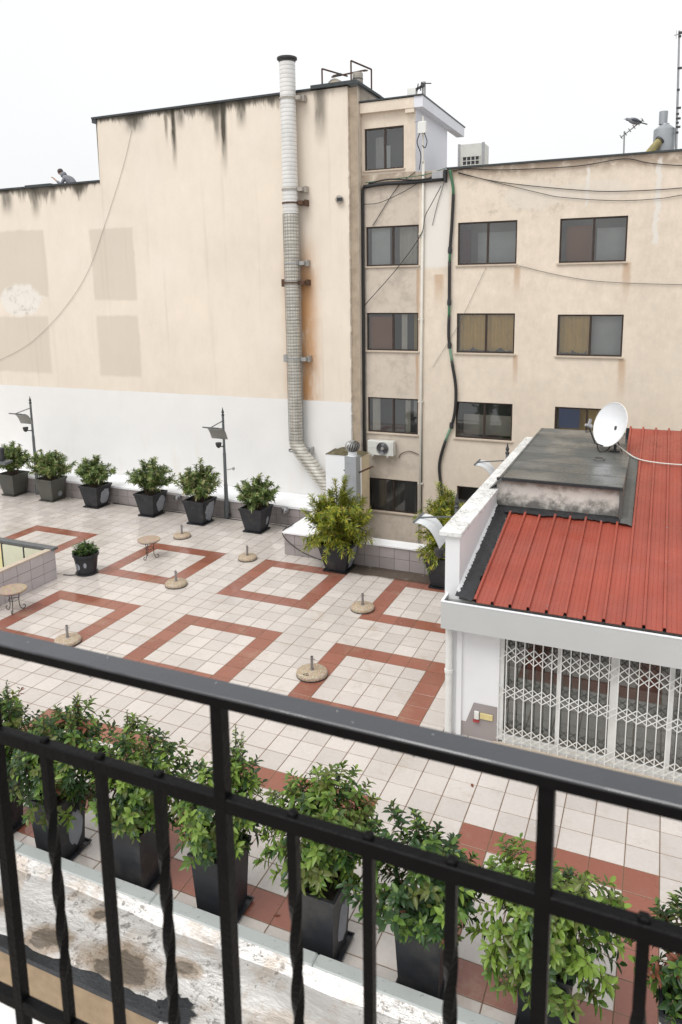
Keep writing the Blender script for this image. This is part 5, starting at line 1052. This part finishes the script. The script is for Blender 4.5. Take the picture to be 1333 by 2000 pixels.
V = [(-12.12, y0, 13.25), (-12.28, y0, 13.45), (-12.52, y0, 13.66), (-12.66, y0, 13.76), (-12.76, y0, 13.82), (-12.88, y0, 13.86), (-12.93, y0, 13.98),   # pelvis..neck..face..crown
     (-12.50, y0-.19, 13.62), (-12.66, y0-.24, 13.38), (-12.88, y0-.26, 13.52), (-13.06, y0-.25, 13.66),      # near arm: hand raised
     (-12.48, y0+.19, 13.62), (-12.52, y0+.22, 13.36), (-12.85, y0+.02, 13.36), (-13.0, y0-.04, 13.38),      # far arm rests on the edge
     (-12.16, y0-.10, 13.2), (-12.60, y0-.13, 13.12), (-12.30, y0-.13, 12.83), (-12.46, y0-.13, 12.79),
     (-12.16, y0+.10, 13.2), (-12.56, y0+.13, 13.08), (-12.26, y0+.13, 12.83), (-12.42, y0+.13, 12.79)]
E_ = [(0, 1), (1, 2), (2, 3), (3, 4), (4, 5), (5, 6), (2, 7), (7, 8), (8, 9), (9, 10), (2, 11), (11, 12), (12, 13), (13, 14), (0, 15), (15, 16), (16, 17), (17, 18), (0, 19), (19, 20), (20, 21), (21, 22)]
RD = [.15, .15, .15, .06, .06, .095, .08, .065, .05, .038, .03, .065, .05, .038, .03, .10, .075, .055, .045, .10, .075, .055, .045]
try:
    bo = skinned('body', V, E_, RD, M['skin'], t, PB)
    jv = V[0:4]+V[7:10]+V[11:14]; je = [(0, 1), (1, 2), (2, 3), (2, 4), (4, 5), (5, 6), (2, 7), (7, 8), (8, 9)]
    skinned('jacket', jv, je, [.19, .20, .20, .12, .09, .07, .055, .09, .07, .055], M['jacket'], t, PB)
    skinned('trousers', [V[0]]+V[15:18]+V[19:22], [(0, 1), (1, 2), (2, 3), (0, 4), (4, 5), (5, 6)], [.175, .125, .10, .075, .125, .10, .075], M['trousers'], t, PB)
except Exception as ex: print('SKIN', ex)
q = MB(); hc = Vector((-12.88, y0, 13.94)); q.lathe([(.115, -.03), (.125, .02), (.11, .09), (.06, .13), (.01, .14)], hc, 14, (-.25, 0, 1)); q.build('cap', M['hair'], t, smooth='all')
q = MB(); q.lathe([(.10, -.06), (.14, .0), (.13, .08), (.10, .13)], (-12.70, y0, 13.78), 14, (-.5, 0, .8)); q.build('hood', M['jacket'], t, smooth='all')
q = MB(); q.lathe([(.014, 0), (.018, .02), (.004, .045)], (-12.98, y0, 13.87), 8, (-1, 0, -.15)); q.lathe([(.012, 0), (.012, .006)], (-12.97, y0-.04, 13.91), 6, (-1, 0, 0)); q.lathe([(.012, 0), (.012, .006)], (-12.97, y0+.04, 13.91), 6, (-1, 0, 0)); q.build('face', M['skin'], t, smooth='all')
for hx, hy, hz, dd in ((-13.06, y0-.25, 13.66, (-.75, 0, .55)), (-13.0, y0-.04, 13.38, (-1, 0, -.05))):
    q = MB(); d = Vector(dd).normalized(); s_ = Vector((0, 1, 0)); n_ = d.cross(s_)
    for k in range(4): q.tube([Vector((hx, hy+(k-1.5)*.022, hz))-d*.03, Vector((hx, hy+(k-1.5)*.026, hz))+d*.07, Vector((hx, hy+(k-1.5)*.026, hz))+d*(.12-.012*abs(k-1.3))+n_*.03], .0115, 6)
    q.tube([Vector((hx, hy-.04, hz))-d*.03, Vector((hx, hy-.085, hz))+d*.05], .013, 6); q.build('fingers', M['skin'], t)
t = thing('roof_sheet', (-14, 5.5, 13.36), 'thin dark sheet lying on the roof edge beside the person', 'sheet'); q = MB(); q.box(-14.4, -12.95, 5.12, 5.45, 13.352, 13.40); q.build('sheet', M['roof_edge'], t)

# ================================================================== BALCONY RAILING (nearest thing)
YR = -19.545
t = thing('balcony_railing', (11.1, YR, 7.4), 'black wrought iron balcony railing with wet handrail and twisted bars', 'railing')
q = MB(); q.box(9.6, 12.6, YR-.0175, YR+.0175, 8.2215, 8.225, c=.001); hr = q.build('handrail', M['wet_rail'], t)
q = MB(); q.box(9.6, 12.6, YR-.0172, YR+.0172, 8.208, 8.2213); q.build('handrail_core', M['black_iron'], t)
q = MB(); q.box(9.6, 12.6, YR-.0085, YR+.0085, 8.049, 8.070, c=.002); q.build('middle_rail', M['black_iron'], t)
q = MB(); q.box(9.6, 12.6, YR-.0085, YR+.0085, 7.551, 7.572, c=.002); q.build('bottom_rail', M['black_iron'], t)
rnd = random.Random(6)
q = MB()
for k in range(14):
    x = rnd.uniform(10.4, 12.2); q.lathe([(.0016, 0), (.0013, .0006), (.0003, .0010)], (x, YR+rnd.uniform(-.015, .015), 8.2251), 6)
for k in range(10): x = rnd.uniform(10.5, 11.8); q.lathe([(.0004, -.0035), (.0025, -.001), (.0022, .001)], (x, YR-.014, 8.2078), 6)
q.build('raindrops', M['glass'], hr, kind='stuff')
for k in range(-10, 12):
    x = 11.08+.1048*k
    post = k % 4 == 0; tw = k % 2 != 0
    q = MB(); h = .0088 if post else .0066
    z1 = 8.2077 if post else 8.074
    def sq(z, a): c_, s_ = math.cos(a)*h*1.414, math.sin(a)*h*1.414; return [(x+c_, YR+s_, z), (x-s_, YR+c_, z), (x-c_, YR-s_, z), (x+s_, YR-c_, z)]
    if tw:
        zs_ = [7.20, 7.58, 7.66]+[7.66+.30*i/28 for i in range(1, 29)]+[8.0485]
        an = [math.pi/4]*3+[math.pi/4+math.pi*2*i/28 for i in range(1, 29)]+[math.pi/4+2*math.pi]
        q.rings([sq(z, a) for z, a in zip(zs_, an)], True, True)
    else: q.rings([sq(7.20, math.pi/4), sq(8.0485 if not post else z1, math.pi/4)], True, True)
    o = q.build('post' if post else ('twisted_baluster' if tw else 'baluster'), M['black_iron'], t)
    if not post:
        q = MB(); q.box(x-.0062, x+.0062, YR-.0062, YR+.0062, 8.0705, 8.0765, c=.002); q.build('rivet_cap', M['black_iron'], o)
